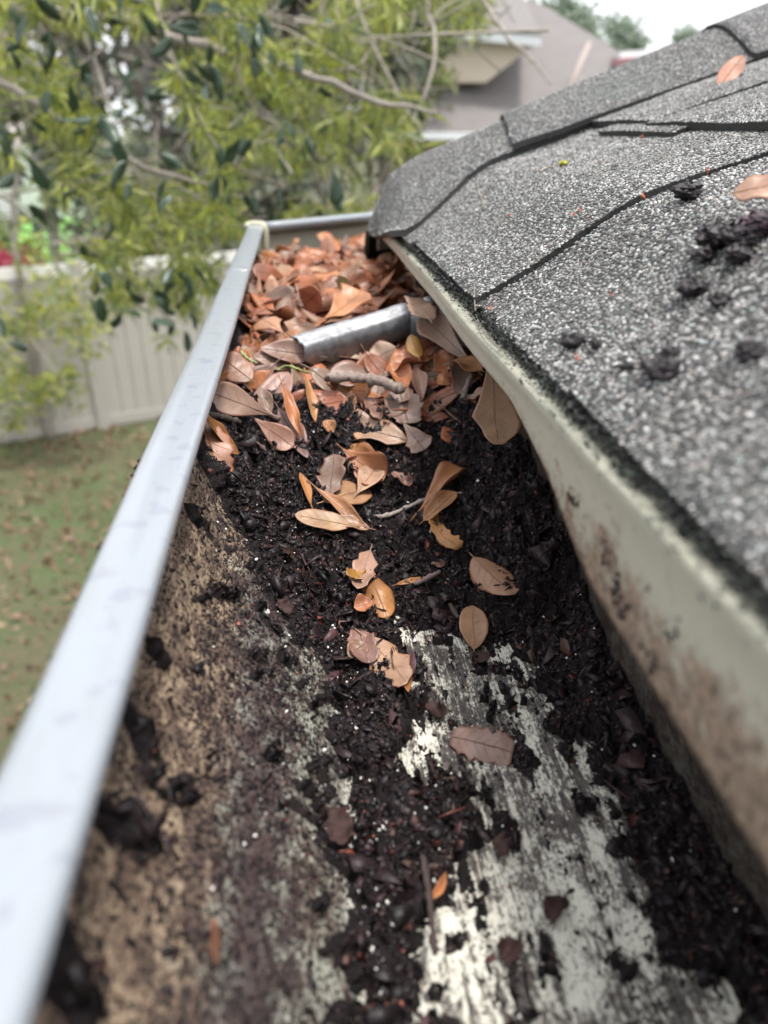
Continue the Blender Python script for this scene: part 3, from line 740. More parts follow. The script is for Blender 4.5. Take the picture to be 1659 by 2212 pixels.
# flakes of rotted leaf, twiglets and crumbs lying on it
def scatter_flakes(name, n, seed, size, on_soil=True, label=None, curl=.5, asp=(.25, .9), bright=1.0, band=None):
    r = np.random.default_rng(seed)
    k_ = 10 if on_soil else 24
    i = r.integers(1, nS - 2, n * k_); j = r.integers(1, nY - 2, n * k_)
    # area weighting: columns on the wall are denser in x, far rows are sparse in y
    wgt = np.where(j < 739, .00044, .0027) / .0027
    keep = (r.random(n * k_) < np.maximum(wgt, .16)) & ((thick[i, j] > 0) == on_soil) & (SY[i, j] < .40)
    if not on_soil:
        cl = fbm(SX[i, j] * 160, SY[i, j] * 90, 3, 21)
        keep &= (sx[i] > -.041) & ((sx[i] < .004) | (r.random(n * k_) < np.clip((cl - .55) * 5, .03, .6)))
    if band is not None: keep &= (ys_[j] > band)
    i, j = i[keep][:n], j[keep][:n]; n = len(i)
    c = P[i, j].copy()
    c[:, 2] = np.maximum(c[:, 2], MZ[i, j] + .0002)
    if not on_soil:
        c[:, 0] = SX[i, j] + nn[i, 0] * .0003; c[:, 2] = MZ[i, j] + nn[i, 1] * .0003
    du = P[np.minimum(i + 2, nS - 1), j] - P[np.maximum(i - 2, 0), j]; dv = P[i, np.minimum(j + 2, nY - 1)] - P[i, np.maximum(j - 2, 0)]
    if not on_soil:
        du = np.stack([np.ones(n), np.zeros(n), dz[i]], 1); dv = np.tile([0, 1.0, 0], (n, 1))
    nm = np.cross(du, dv); nm /= np.linalg.norm(nm, axis=1)[:, None] + 1e-12
    nm += r.normal(0, .55 if on_soil else .2, (n, 3)); nm /= np.linalg.norm(nm, axis=1)[:, None]
    a = r.normal(0, 1, (n, 3)); a -= nm * np.sum(a * nm, 1)[:, None]; a /= np.linalg.norm(a, axis=1)[:, None]; b = np.cross(nm, a)
    L = size * np.minimum(np.exp(r.normal(0, .55, n)), 2.0); W = L * r.uniform(asp[0], asp[1], n)
    ang = np.linspace(0, 2 * math.pi, 6)[:-1]
    V = []
    for q in ang:
        rad = r.uniform(.35, 1.25, n)
        V.append(c + (a * (math.cos(q) * L * rad)[:, None] + b * (math.sin(q) * W * rad)[:, None]) + nm * (r.normal(0, .26, n) * L * curl + .12 * L)[:, None])
    V = np.stack(V, 1)                                         # n,5,3
    Vb = V - (nm * np.minimum(L * .06, .00012)[:, None])[:, None, :] 
    allv = np.concatenate([V, Vb], 1).reshape(-1, 3)
    k = (np.arange(n) * 10)[:, None]
    tri = np.concatenate([k + np.array([[0, 1, 2]]), k + np.array([[0, 2, 3]]), k + np.array([[0, 3, 4]])] + [k + np.array([[q, 5 + q, 5 + (q + 1) % 5]]) for q in range(5)] + [k + np.array([[q, 5 + (q + 1) % 5, (q + 1) % 5]]) for q in range(5)])
    m = r.random(n)[:, None]
    cA = np.array([.0075, .0046, .0058]); cB = np.array([.032, .0135, .0155]); cC = np.array([.07, .036, .028]); cD = np.array([.08, .018, .010])
    cc = np.where(m < .70, cA * r.uniform(.4, 1.8, (n, 1)), np.where(m < .93, cB * r.uniform(.4, 1.3, (n, 1)), np.where(m < .98, cC * r.uniform(.5, 1.4, (n, 1)), cD)))
    cc = cc * bright + (bright > 1.01) * np.array([.010, .004, .004])
    o = mesh(name, allv, tri, FLAKE, None, colors=np.repeat(cc, 10, 0))
    return o
tag(scatter_flakes('mould_flakes', 46000, 31, .00095), 'dark flakes of rotted leaf covering the mould', 'flakes', kind='stuff')
tag(scatter_flakes('large_mould_flakes', 4200, 32, .0021, curl=.7), 'larger dark brown leaf scraps in the mould', 'leaf scraps', kind='stuff')
tag(scatter_flakes('coarse_gutter_crumbs', 1500, 34, .0008, False), 'coarser black crumbs stuck to the bare gutter metal', 'crumbs', kind='stuff')
tag(scatter_flakes('gutter_crumbs', 26000, 33, .00036, False), 'fine black crumbs sprinkled on the bare gutter metal', 'crumbs', kind='stuff')

tag(scatter_flakes('root_fibres', 1500, 35, .0034, curl=.25, asp=(.05, .11), bright=1.7), 'thin dark stems and root fibres tangled in the mould', 'fibres', kind='stuff')
tag(scatter_flakes('leaf_fragments', 650, 36, .0031, curl=.5, asp=(.4, .8), bright=2.2), 'torn brown fragments of old leaf in the mould', 'leaf fragments', kind='stuff')
def specks(name, n, seed, size, colr, label, cat, reg=None):
    r = np.random.default_rng(seed)
    i = r.integers(2, nS - 2, n * 4); j = r.integers(2, 800, n * 4)
    w_ = np.exp(-((SX[i, j] - .002) / .028) ** 2) + .25
    keep = r.random(n * 4) < w_ * .8
    i, j = i[keep][:n], j[keep][:n]; n = len(i)
    c = P[i, j] + np.stack([r.normal(0, .0004, n), r.normal(0, .0006, n), np.full(n, .0007)], 1)
    c[:, 2] = np.maximum(c[:, 2], MZ[i, j] + .0005)
    s = size * np.exp(r.normal(0, .4, n))
    base = np.array([[1, 0, 0], [-1, 0, 0], [0, 1.4, 0], [0, -1.4, 0], [0, 0, .8], [0, 0, -.8]])
    q = r.normal(0, .35, (n, 6, 3)) + base[None]
    V = c[:, None, :] + q * s[:, None, None]
    f = np.array([[0, 2, 4], [2, 1, 4], [1, 3, 4], [3, 0, 4], [2, 0, 5], [1, 2, 5], [3, 1, 5], [0, 3, 5]])
    Fc = (np.arange(n)[:, None, None] * 6 + f[None]).reshape(-1, 3)
    o = mesh(name, V.reshape(-1, 3), Fc, colr); tag(o, label, cat, kind='stuff')
specks('white_specks', 800, 41, .00030, m_simple('white_grit', (.70, .68, .64), .5, .1, 900), 'tiny white grit specks scattered over the mould', 'grit')
specks('rust_specks', 90, 42, .00042, m_simple('red_bud_scale', (.30, .10, .06), .6, .2, 900), 'tiny rust red bud scales on the mould', 'bud scales')

# scraped mud ridges left on the floor (real relief of the wiping streaks)
# ------------------------------------------------------------------ leaves
TT = np.array([0, .08, .2, .35, .5, .65, .8, .9, .96, 1.0])
SHAPES = {
    'obovate': ([.03, .08, .22, .50, .78, .96, 1.0, .82, .52, .03],) * 2,
    'oval':    ([.04, .38, .72, .95, 1.0, .97, .80, .55, .32, .02],) * 2,
    'lance':   ([.04, .24, .52, .82, 1.0, .88, .58, .34, .18, .01],) * 2,
    'lobed':   ([.03, .08, .18, .34, .55, .92, .74, .98, .60, .10], [.03, .08, .20, .42, .52, .70, 1.0, .70, .55, .10]),
    'paddle':  ([.06, .14, .30, .50, .72, .92, 1.0, .80, .40, .22], [.06, .14, .26, .44, .66, .98, .62, .52, .36, .20]),
    'torn':    ([.55, .70, .85, 1.0, .95, 1.0, .92, .98, .80, .55], [.35, .62, .80, .92, 1.0, .90, 1.0, .72, .80, .35]),
    'toothed': ([.04, .30, .72, .58, 1.0, .70, .92, .50, .40, .02], [.04, .26, .55, .90, .66, .98, .60, .62, .22, .02]),
}
def deform(x, y, L, W, bend, cup, twist, wave, seed, ripple=1.0):
    t = x / L
    z = cup * (y / (W / 2 + 1e-9)) ** 2 * W * .5 + wave * W * .3 * np.sin(t * 7 + seed) * (y / (W / 2 + 1e-9))
    z = z + wave * W * .16 * np.sin(t * 13 + seed * 2.3 + (y > 0) * 2) * np.abs(y / (W / 2 + 1e-9)) + .006 * W * np.sin(t * 23 + seed) * ripple
    if abs(twist) > 1e-4:
        a = twist * (t - .5); y, z = y * np.cos(a) - z * np.sin(a), y * np.sin(a) + z * np.cos(a)
    if abs(bend) > 1e-4:
        th = bend * (t - .3); Rr = L / bend
        x0 = Rr * np.sin(th) + Rr * math.sin(bend * .3); zz = Rr * (1 - np.cos(th))
        x, z = x0 - z * np.sin(th), zz + z * np.cos(th)
    return x, y, z
def leaf_geo(L, W, kind, bend=0, cup=.3, twist=0, wave=.3, seed=0, nl=16, nw=4, th=.00028, skew=0):
    A, B = SHAPES[kind]
    t = np.linspace(0, 1, nl + 1) ** .9
    r = np.random.default_rng(seed)
    wa = np.interp(t, TT, A) * W / 2; wb = np.interp(t, TT, B) * W / 2
    if seed % 2: wa, wb = wb, wa
    if kind in ('torn',):
        wa = wa * (1 + r.normal(0, .13, nl + 1)); wb = wb * (1 + r.normal(0, .13, nl + 1))
    s = np.linspace(-1, 1, 2 * nw + 1)
    X = np.repeat((t * L)[:, None], 2 * nw + 1, 1)
    Y = np.where(s[None] < 0, s[None] * wa[:, None], s[None] * wb[:, None]) + skew * W * (t[:, None] - .4) ** 2
    uv = np.stack([np.repeat(t[:, None], 2 * nw + 1, 1), np.repeat((s * .5 + .5)[None], nl + 1, 0)], 2).reshape(-1, 2)
    x, y, z = deform(X, Y, L, W, bend, cup, twist, wave, seed)
    Pg = np.stack([x, y, z], 2)
    du = np.gradient(Pg, axis=0); dv = np.gradient(Pg, axis=1); Nn = np.cross(du, dv); Nn /= np.linalg.norm(Nn, axis=2)[..., None] + 1e-12
    V, Fc = slab(Pg, Nn, th)
    tl = np.linspace(-.14, .93, 12); xs = tl * L
    x, y, z = deform(xs, 0 * xs + skew * W * (tl - .4) ** 2, L, W, bend, cup, twist, wave, seed)
    x = np.where(tl < 0, xs, x) if abs(bend) < 1e-4 else x
    mp = np.stack([x, y, z + .00005], 1)
    return V, Fc, np.concatenate([uv, uv]), mp
def frame(p0, p1, roll=0, up=(0, 0, 1)):
    a = np.asarray(p1) - np.asarray(p0); Ld = np.linalg.norm(a); a = a / Ld
    u = np.asarray(up, float); n = u - a * (u @ a); n /= np.linalg.norm(n) + 1e-12
    b = np.cross(n, a)
    c, s = math.cos(roll), math.sin(roll); b2 = b * c + n * s; n2 = n * c - b * s
    return a, b2, n2, Ld
def leaf_obj(p0, p1, W, kind, colr, label, group=None, roll=0, up=(0, 0, 1), rib=True, lift=0, name='oak_leaf', cat='leaf', stem=True, **kw):
    p0 = np.asarray(p0, float) + [0, 0, lift]; p1 = np.asarray(p1, float) + [0, 0, lift]
    a, b, n, L = frame(p0, p1, roll, up)
    V, Fc, uv, mp = leaf_geo(L, W, kind, **kw)
    Mx = np.stack([a, b, n])
    Vw = V @ Mx + p0
    o = mesh(name, Vw, Fc, LEAF, None, True, uv=uv, loc=tuple(p0 + OFF)); o.color = (colr[0] * LF, colr[1] * LF * .97, colr[2] * LF * .92, 1)
    tag(o, label, cat, group)
    if rib:
        q = mp if stem else mp[2:]
        r_ = np.linspace(.00042, .00012, len(q)) * min(1.3, L / .04)
        tv, tf = tube_vf(q @ Mx + p0, r_, 5)
        s_ = mesh('midrib', tv, tf, STALK, o, True); s_.color = (*(np.array(colr) * .72), 1)
    return o
TOCAM = np.array([0, -.45, .9])
def surf(p):
    i = np.clip(np.searchsorted(sx, p[:, 0]), 3, nS - 4); j = np.clip(np.searchsorted(ys_, p[:, 1]), 3, nY - 4)
    return np.maximum(np.maximum(PZ[i, j], MZ[i, j]), np.maximum(np.maximum(PZ[i - 3, j], PZ[i + 3, j]), np.maximum(PZ[i, j - 3], PZ[i, j + 3])))
def onsurf(x, y, H, clear=.0027):
    """the point at depth H on the sight line, or the mould surface where that is met first"""
    r = ray(x, y); q = onz(x, y, H); tmax = q[2] / r[2]
    ts = np.linspace(.3, 1.25, 900) * tmax; p = ts[:, None] * r
    bad = (p[:, 2] < surf(p) + clear) & (p[:, 0] > -.043) & (p[:, 0] < .096)
    k = np.where(bad)[0]
    if len(k) == 0: return q
    return p[k[0]] if (H > .126 or ts[k[0]] < tmax) else q
def hero(b, t, Hb, Ht, W, kind, colr, label, **kw):
    kw.setdefault('up', TOCAM)
    return leaf_obj(onsurf(*b, Hb), onsurf(*t, Ht), W, kind, colr, label, **kw)
LF = .86
TAN = (.42, .24, .13); ORG = (.46, .17, .055); PNK = (.42, .18, .11); GRY = (.19, .125, .10); PUR = (.21, .125, .11); BRN = (.22, .10, .055); PAL = (.50, .33, .22); RST = (.34, .10, .035); YEL = (.52, .30, .07)

hero((1058, 775), (1076, 964), .083, .112, .0195, 'paddle', (.40, .25, .155), 'large tan lobed oak leaf hanging down beside the back wall', seed=3, cup=.12, bend=.25, wave=.12, up=(-.1, -.8, .55), nw=6, nl=24)
hero((438, 905), (478, 1040), .100, .128, .0165, 'torn', (.46, .20, .11), 'broken flat orange leaf leaning under the front lip', seed=5, cup=.1, bend=-.3, wave=.2, up=(.5, -.6, .7), nw=6)
hero((440, 893), (503, 985), .094, .121, .0105, 'lance', (.44, .19, .05), 'narrow glossy amber leaf lying over the broken orange leaf', seed=8, cup=.4, bend=.4, wave=.3, up=(.6, -.4, .7))
hero((738, 968), (828, 1040), .134, .146, .016, 'obovate', (.50, .21, .10), 'bright orange folded leaf in the middle of the hollow', seed=4, cup=.9, bend=.35, wave=.3, roll=.4)
hero((820, 1035), (737, 960), .136, .130, .0145, 'oval', (.52, .23, .09), 'round tipped orange leaf curled above the folded orange leaf', seed=14, cup=.6, bend=-.7, wave=.3, rib=True, roll=-.3)
hero((712, 1072), (722, 985), .147, .139, .0135, 'toothed', GRY, 'grey brown toothed leaf standing behind the round tan leaf', seed=6, cup=.3, bend=.2, wave=.5, up=(-.2, -.85, .5))
hero((700, 1082), (802, 1052), .147, .143, .0145, 'oval', (.47, .27, .15), 'round tan leaf with clear veins above the pale twig', seed=10, cup=.1, bend=-.2, wave=.12, nw=6)
hero((770, 1068), (812, 1010), .143, .140, .012, 'obovate', (.48, .29, .19), 'pale leaf half hidden behind the round tan leaf', seed=12, cup=.3)
hero((678, 1050), (792, 1142), .139, .153, .0062, 'lance', (.44, .22, .11), 'narrow twisted tan leaf crossing below the round leaf', seed=9, cup=.9, twist=1.0, bend=.15)
hero((760, 1135), (636, 1112), .151, .150, .0095, 'oval', (.48, .30, .17), 'flat tan leaf lying left of the pale twig', seed=16, cup=.12, wave=.15, nw=6)
hero((800, 1142), (712, 1118), .153, .150, .0075, 'lance', (.42, .25, .16), 'crumpled tan leaf tucked under the flat tan leaf', seed=17, cup=.5, wave=.6)
hero((672, 1090), (648, 1020), .148, .137, .005, 'lance', (.44, .18, .04), 'small upright amber leaf left of the grey toothed leaf', seed=18, cup=.6, up=(.4, -.8, .3))
hero((900, 1108), (1000, 1005), .147, .128, .0115, 'obovate', (.42, .17, .065), 'folded orange leaf leaning beneath the twig end', seed=20, cup=1.0, roll=-.5, bend=-.2)
hero((915, 1125), (985, 1062), .151, .141, .009, 'oval', (.40, .18, .06), 'second orange leaf below the twig end', seed=21, cup=.7, roll=-.2)
hero((930, 1105), (968, 1192), .150, .158, .006, 'torn', (.48, .22, .055), 'yellow orange crescent of decayed leaf right of the twig', seed=22, cup=.2, wave=.8, skew=2.2, rib=False)
hero((1022, 1203), (1112, 1287), .153, .158, .0148, 'oval', (.40, .22, .13), 'oval brown speckled leaf on black mould near the back wall', seed=24, cup=-.25, bend=.1, wave=.12, nw=6, nl=20)
hero((1024, 1402), (1022, 1303), .160, .157, .0105, 'oval', (.46, .27, .16), 'small pale tan leaf below the oval speckled leaf', seed=26, cup=.15, bend=-.2, wave=.15, nw=6)
hero((800, 1188), (772, 1272), .150, .157, .0105, 'toothed', (.48, .29, .22), 'pale pink leaf with upright stalk in the centre cluster', seed=28, cup=.35, wave=.3, up=(-.1, -.8, .5))
hero((795, 1238), (838, 1328), .153, .160, .0125, 'oval', (.52, .23, .07), 'shiny orange cupped leaf in the centre cluster', seed=30, cup=-.55, bend=-.5, wave=.2, nw=6)
hero((805, 1300), (765, 1315), .159, .160, .007, 'oval', (.52, .20, .10), 'small curled orange leaf under the cupped orange leaf', seed=31, cup=.8, bend=.6, rib=False)
hero((855, 1263), (918, 1246), .158, .155, .0028, 'lance', (.48, .20, .06), 'thin amber leaf edge right of the cupped orange leaf', seed=32, cup=.3, wave=.8)
hero((748, 1236), (790, 1250), .154, .156, .005, 'torn', (.48, .24, .04), 'small yellow leaf scrap left of the pale pink leaf', seed=33, cup=.3, wave=.6, rib=False)
hero((787, 1370), (888, 1478), .158, .162, .0145, 'toothed', (.50, .31, .21), 'pale veined torn leaf on the scraped gutter floor', seed=34, cup=-.2, bend=.25, wave=.35, nw=6, nl=22, skew=-.3)
hero((775, 1362), (795, 1432), .155, .161, .009, 'torn', (.26, .15, .14), 'purplish leaf scrap behind the pale veined leaf', seed=36, cup=.5, wave=.4, rib=False)
hero((752, 1418), (790, 1388), .161, .158, .007, 'oval', (.24, .14, .10), 'small brown leaf tucked left of the pale veined leaf', seed=37, cup=.3)
hero((872, 1442), (882, 1494), .160, .163, .0035, 'lance', (.46, .18, .05), 'little orange leaf tip under the pale veined leaf', seed=38, cup=.6)
hero((975, 1590), (1108, 1622), .1615, .1615, .0112, 'torn', (.27, .17, .15), 'mauve brown torn leaf lying on the bare streaked metal', seed=40, cup=-.15, bend=-.25, wave=.15, nw=6, nl=20)
hero((930, 1948), (972, 1890), .160, .158, .0022, 'lance', (.44, .16, .05), 'curled orange leaf sliver in the mould near the ladder', seed=42, cup=.6, wave=.9, skew=1.5, rib=False)
hero((462, 1990), (468, 2085), .124, .127, .0022, 'torn', (.42, .20, .13), 'pinkish leaf scrap stuck low on the front wall', seed=43, cup=.2, rib=False, up=(.7, -.3, .6))
for k, (b_, t_, H, Wd, lab) in enumerate([((700, 1720), (770, 1850), .158, .012, 'dark maroon rotten leaf scrap in the crease'), ((1060, 1800), (1110, 1850), .159, .008, 'dark maroon scrap at the tip of the mould tongue'), ((1190, 1920), (1215, 2000), .161, .010, 'dark red brown scrap on the lower bare metal'),
        ((905, 1520), (980, 1545), .160, .008, 'maroon wet scrap above the mauve leaf'), ((1080, 2010), (1130, 2090), .158, .010, 'black curled scrap near the bottom of the gutter'), ((1010, 1400), (1070, 1440), .161, .007, 'dark wet scrap below the small tan leaf'), ((590, 1290), (640, 1330), .150, .006, 'dark maroon scrap on the front wall mould'),
        ((790, 860), (830, 915), .128, .008, 'pinkish brown scrap on the mould below the thick twig'), ((845, 1020), (895, 1050), .143, .006, 'dull pink scrap right of the orange folded leaf'), ((930, 1217), (965, 1222), .157, .003, 'thin pink scrap above the oval leaf')]):
    cc = (.034, .006, .006) if k < 7 else (.20, .10, .085)
    m_ = (np.array(b_) + np.array(t_)) / 2; f_ = .62 if k < 7 else .9
    so = hero(tuple(m_ + (np.array(b_) - m_) * f_), tuple(m_ + (np.array(t_) - m_) * f_), H, H, Wd * f_, 'torn', cc, lab, seed=50 + k, cup=.4, wave=.8, bend=.9, twist=1.3, name='leaf_scrap', cat='leaf scrap', rib=False)
    if k < 7: so.data.materials[0] = TWIG

# leaves in and before the heap
hero((592, 898), (455, 848), .113, .104, .0145, 'obovate', (.32, .20, .155), 'long grey tan leaf below the front lip', seed=60, cup=.15, up=(.2, -.8, .5), nw=6)
hero((545, 900), (634, 966), .113, .126, .011, 'obovate', (.38, .19, .14), 'pinkish brown leaf sliding down the mould', seed=61, cup=.2, up=(.1, -.8, .5), nw=5)
hero((600, 880), (665, 990), .115, .132, .011, 'lance', (.16, .085, .08), 'dark purple brown leaf under the pinkish leaf', seed=62, cup=.3)
hero((560, 832), (585, 900), .106, .117, .007, 'lance', (.24, .17, .14), 'narrow grey leaf standing beside the dry twig', seed=63, cup=.8, twist=.6)
hero((608, 826), (652, 945), .104, .124, .006, 'lance', (.42, .15, .05), 'wavy orange ribbon leaf', seed=64, cup=.8, wave=.9, twist=1.2)
hero((660, 808), (682, 912), .105, .122, .0065, 'lance', (.42, .19, .06), 'narrow upright amber leaf below the bracket', seed=65, cup=.5, up=(.5, -.8, .2))
hero((826, 856), (728, 843), .119, .118, .0062, 'lance', (.46, .18, .045), 'flat orange lance leaf under the thick grey twig', seed=66, cup=.3, wave=.2)
hero((862, 840), (882, 915), .112, .124, .017, 'torn', (.20, .135, .12), 'wide grey brown leaf spotted with dirt', seed=67, cup=.2, wave=.2, up=(0, -.9, .4), nw=5)
hero((870, 912), (918, 972), .122, .131, .014, 'lobed', (.22, .15, .135), 'grey brown leaf end below the spotted leaf', seed=68, cup=.25, up=(0, -.85, .5), rib=True)
hero((1025, 793), (912, 680), .100, .085, .017, 'lobed', (.27, .185, .14), 'long brown leaf draped from the bracket', seed=70, cup=.3, wave=.25, up=(-.3, -.75, .5), nw=6)
hero((928, 690), (895, 643), .083, .080, .0135, 'torn', (.38, .25, .18), 'tan leaf end caught on top of the bracket', seed=71, cup=.15, wave=.3, rib=True, up=(0, -.5, .8))
hero((855, 750), (800, 782), .100, .107, .0155, 'oval', (.42, .29, .22), 'pale cream leaf just below the bracket', seed=72, cup=-.3, up=(0, -.8, .5))
hero((928, 775), (838, 800), .103, .108, .017, 'oval', (.42, .14, .045), 'curled rust leaf below the bracket', seed=73, cup=.8, roll=.3)
hero((880, 838), (845, 795), .112, .107, .012, 'oval', (.50, .18, .07), 'bright orange curled leaf above the spotted leaf', seed=74, cup=.9, bend=.8)
hero((905, 772), (888, 722), .100, .094, .009, 'oval', (.46, .24, .05), 'amber leaf tip pointing up below the bracket', seed=75, cup=-.5, up=(0, -.9, .3))
hero((912, 865), (898, 790), .116, .104, .008, 'lance', (.34, .19, .15), 'folded pinkish leaf right of the curled orange leaf', seed=76, cup=.9)
hero((940, 800), (985, 775), .108, .104, .014, 'oval', (.44, .15, .05), 'rust leaf lit beside the draped brown leaf', seed=77, cup=.6, bend=.5)
hero((965, 800), (958, 835), .106, .111, .009, 'oval', (.46, .17, .06), 'small round orange leaf near the back wall', seed=78, cup=-.6, bend=.4)
hero((1040, 800), (985, 775), .098, .098, .013, 'oval', (.32, .14, .05), 'brown orange leaf behind the large lobed leaf', seed=79, cup=.4)
hero((990, 850), (1000, 775), .112, .101, .012, 'torn', (.22, .15, .12), 'grey leaf behind the bent twig', seed=80, cup=.4, up=(0, -.9, .3), rib=False)
hero((545, 822), (472, 768), .102, .093, .0145, 'oval', (.34, .19, .14), 'oval dusky leaf beside the front lip', seed=81, cup=-.1, up=(.2, -.8, .6), nw=5)
hero((555, 800), (485, 790), .105, .101, .017, 'oval', (.42, .15, .07), 'rust leaf curled under the oval dusky leaf', seed=82, cup=.5)
hero((468, 818), (548, 830), .101, .107, .012, 'toothed', (.40, .14, .05), 'pointed orange leaf against the front lip', seed=83, cup=.4, up=(0, -.8, .5))
hero((690, 770), (560, 752), .103, .097, .014, 'lance', (.24, .13, .10), 'long dark brown leaf left of the bracket', seed=84, cup=.35, up=(0, -.7, .7))
hero((655, 790), (545, 768), .107, .100, .013, 'lance', (.34, .21, .17), 'pale mauve leaf under the long dark leaf', seed=85, cup=.2, up=(0, -.7, .7))
hero((655, 772), (610, 722), .106, .100, .013, 'obovate', (.44, .18, .06), 'orange leaf touching the bracket end', seed=86, cup=.3)
hero((870, 805), (710, 815), .110, .108, .015, 'obovate', (.24, .155, .13), 'wide mauve brown leaf beneath the bracket shadow', seed=87, cup=.3)
hero((1012, 860), (1070, 845), .105, .100, .006, 'lance', (.30, .17, .12), 'brown folded leaf against the lobed leaf', seed=88, cup=.8)
hero((790, 955), (765, 935), .134, .131, .004, 'oval', (.50, .26, .13), 'tiny orange leaf piece above the hollow', seed=89, rib=False)
hero((720, 935), (700, 908), .127, .123, .006, 'oval', (.50, .24, .11), 'small curled orange piece on the mould slope', seed=90, cup=.8, rib=False)
hero((655, 660), (690, 630), .090, .078, .016, 'oval', (.42, .10, .04), 'red brown leaf standing upright in the heap', seed=92, cup=.2, up=(0, -1, .2))
hero((700, 690), (780, 640), .092, .086, .024, 'lobed', (.48, .20, .07), 'broad glossy orange leaf behind the bracket', seed=93, cup=.4, bend=.4)
hero((612, 718), (560, 680), .094, .090, .019, 'lobed', (.48, .24, .14), 'broad peach leaf left of the bracket', seed=94, cup=-.3, bend=-.4)
hero((690, 706), (612, 704), .099, .098, .015, 'toothed', (.48, .30, .21), 'crumpled peach leaf against the bracket edge', seed=95, cup=-.4, bend=.6, wave=.6)
hero((735, 630), (748, 600), .090, .078, .014, 'toothed', (.42, .40, .20), 'small yellow green leaf in the middle of the heap', seed=96, cup=.2, up=(0, -.9, .4), rib=False)
hero((775, 525), (830, 505), .086, .082, .026, 'oval', (.50, .24, .14), 'peach leaf on top of the heap by the roof corner', seed=97, cup=-.4)

# heap of dry leaves
zones = {'rust': ((.30, .085, .032), 'rust brown curled oak leaf in the heap behind the bracket', 'rust brown leaves of the heap'),
         'orange': ((.46, .155, .05), 'orange curled oak leaf in the heap behind the bracket', 'orange leaves of the heap'),
         'peach': ((.43, .215, .115), 'peach tan oak leaf in the heap behind the bracket', 'peach tan leaves of the heap'),
         'grey': ((.30, .19, .14), 'grey brown oak leaf in the heap behind the bracket', 'grey brown leaves of the heap')}
WORDS = {'rust': 'rust brown', 'orange': 'bright orange', 'peach': 'pale peach', 'grey': 'grey brown'}
KW = ['oval', 'round tipped', 'lobed', 'slender', 'jagged', 'broad ended', 'oval']
hr = np.random.default_rng(77)
protos = []
for k in range(14):
    kind = ['oval', 'obovate', 'lobed', 'lance', 'toothed', 'paddle', 'oval'][k % 7]
    L = .042; W = [.019, .019, .022, .012, .020, .019, .016][k % 7]
    V, Fc, uv, mp = leaf_geo(L, W, kind, bend=hr.uniform(-1.1, 1.1), cup=hr.uniform(-.5, .8), twist=hr.uniform(-.7, .7), wave=hr.uniform(.2, .7), seed=k, nl=11, nw=3)
    me_o = mesh('oak_leaf', V - OFF - [L / 2, 0, 0], Fc, LEAF, None, True, uv=uv); me = me_o.data
    tv, tf = tube_vf(mp - [L / 2, 0, 0], np.linspace(.0005, .00015, len(mp)), 4)
    rb = mesh('midrib', np.array(tv) - OFF, tf, STALK, None, True); rbm = rb.data
    bpy.data.objects.remove(me_o); bpy.data.objects.remove(rb); protos.append((me, rbm))
def heap_leaf(pos, n, spin, zone, scale, rib=False):
    kk = hr.integers(len(protos)); me, rbm = protos[kk]
    cc = zones[zone][0]
    x_, y_ = pos[0], pos[1]
    side = 'by the front lip' if x_ < -.008 else ('beside the roof edge' if x_ > .052 else 'in mid gutter')
    row = 'on the slope before the bracket' if y_ < .40 else ('just behind the bracket' if y_ < .48 else ('halfway along the heap' if y_ < .62 else 'at the far corner'))
    lab = f"{WORDS[zone]} {KW[kk % 7]} oak leaf {side}, {row}"; grp = 'dry oak leaves heaped in the gutter'
    o = bpy.data.objects.new('oak_leaf', me); col.objects.link(o)
    n = np.asarray(n, float); n /= np.linalg.norm(n)
    a = np.array([math.cos(spin), math.sin(spin), 0]); a -= n * (a @ n); a /= np.linalg.norm(a); b = np.cross(n, a)
    Mx = Matrix(((a[0], b[0], n[0], 0), (a[1], b[1], n[1], 0), (a[2], b[2], n[2], 0), (0, 0, 0, 1)))
    o.matrix_world = Matrix.Translation(tuple(np.asarray(pos) + OFF)) @ Mx @ Matrix.Scale(scale, 4)
    v_ = hr.uniform(.62, 1.05); o.color = (min(1, cc[0] * v_ * hr.uniform(.92, 1.1)), cc[1] * v_ * hr.uniform(.85, 1.15), cc[2] * v_, 1)
    tag(o, lab, 'leaf', grp)
    if rib:
        q = bpy.data.objects.new('midrib', rbm); col.objects.link(q); q.parent = o; q.color = (cc[0] * .6, cc[1] * .6, cc[2] * .6, 1)
    return o
zk = list(zones)
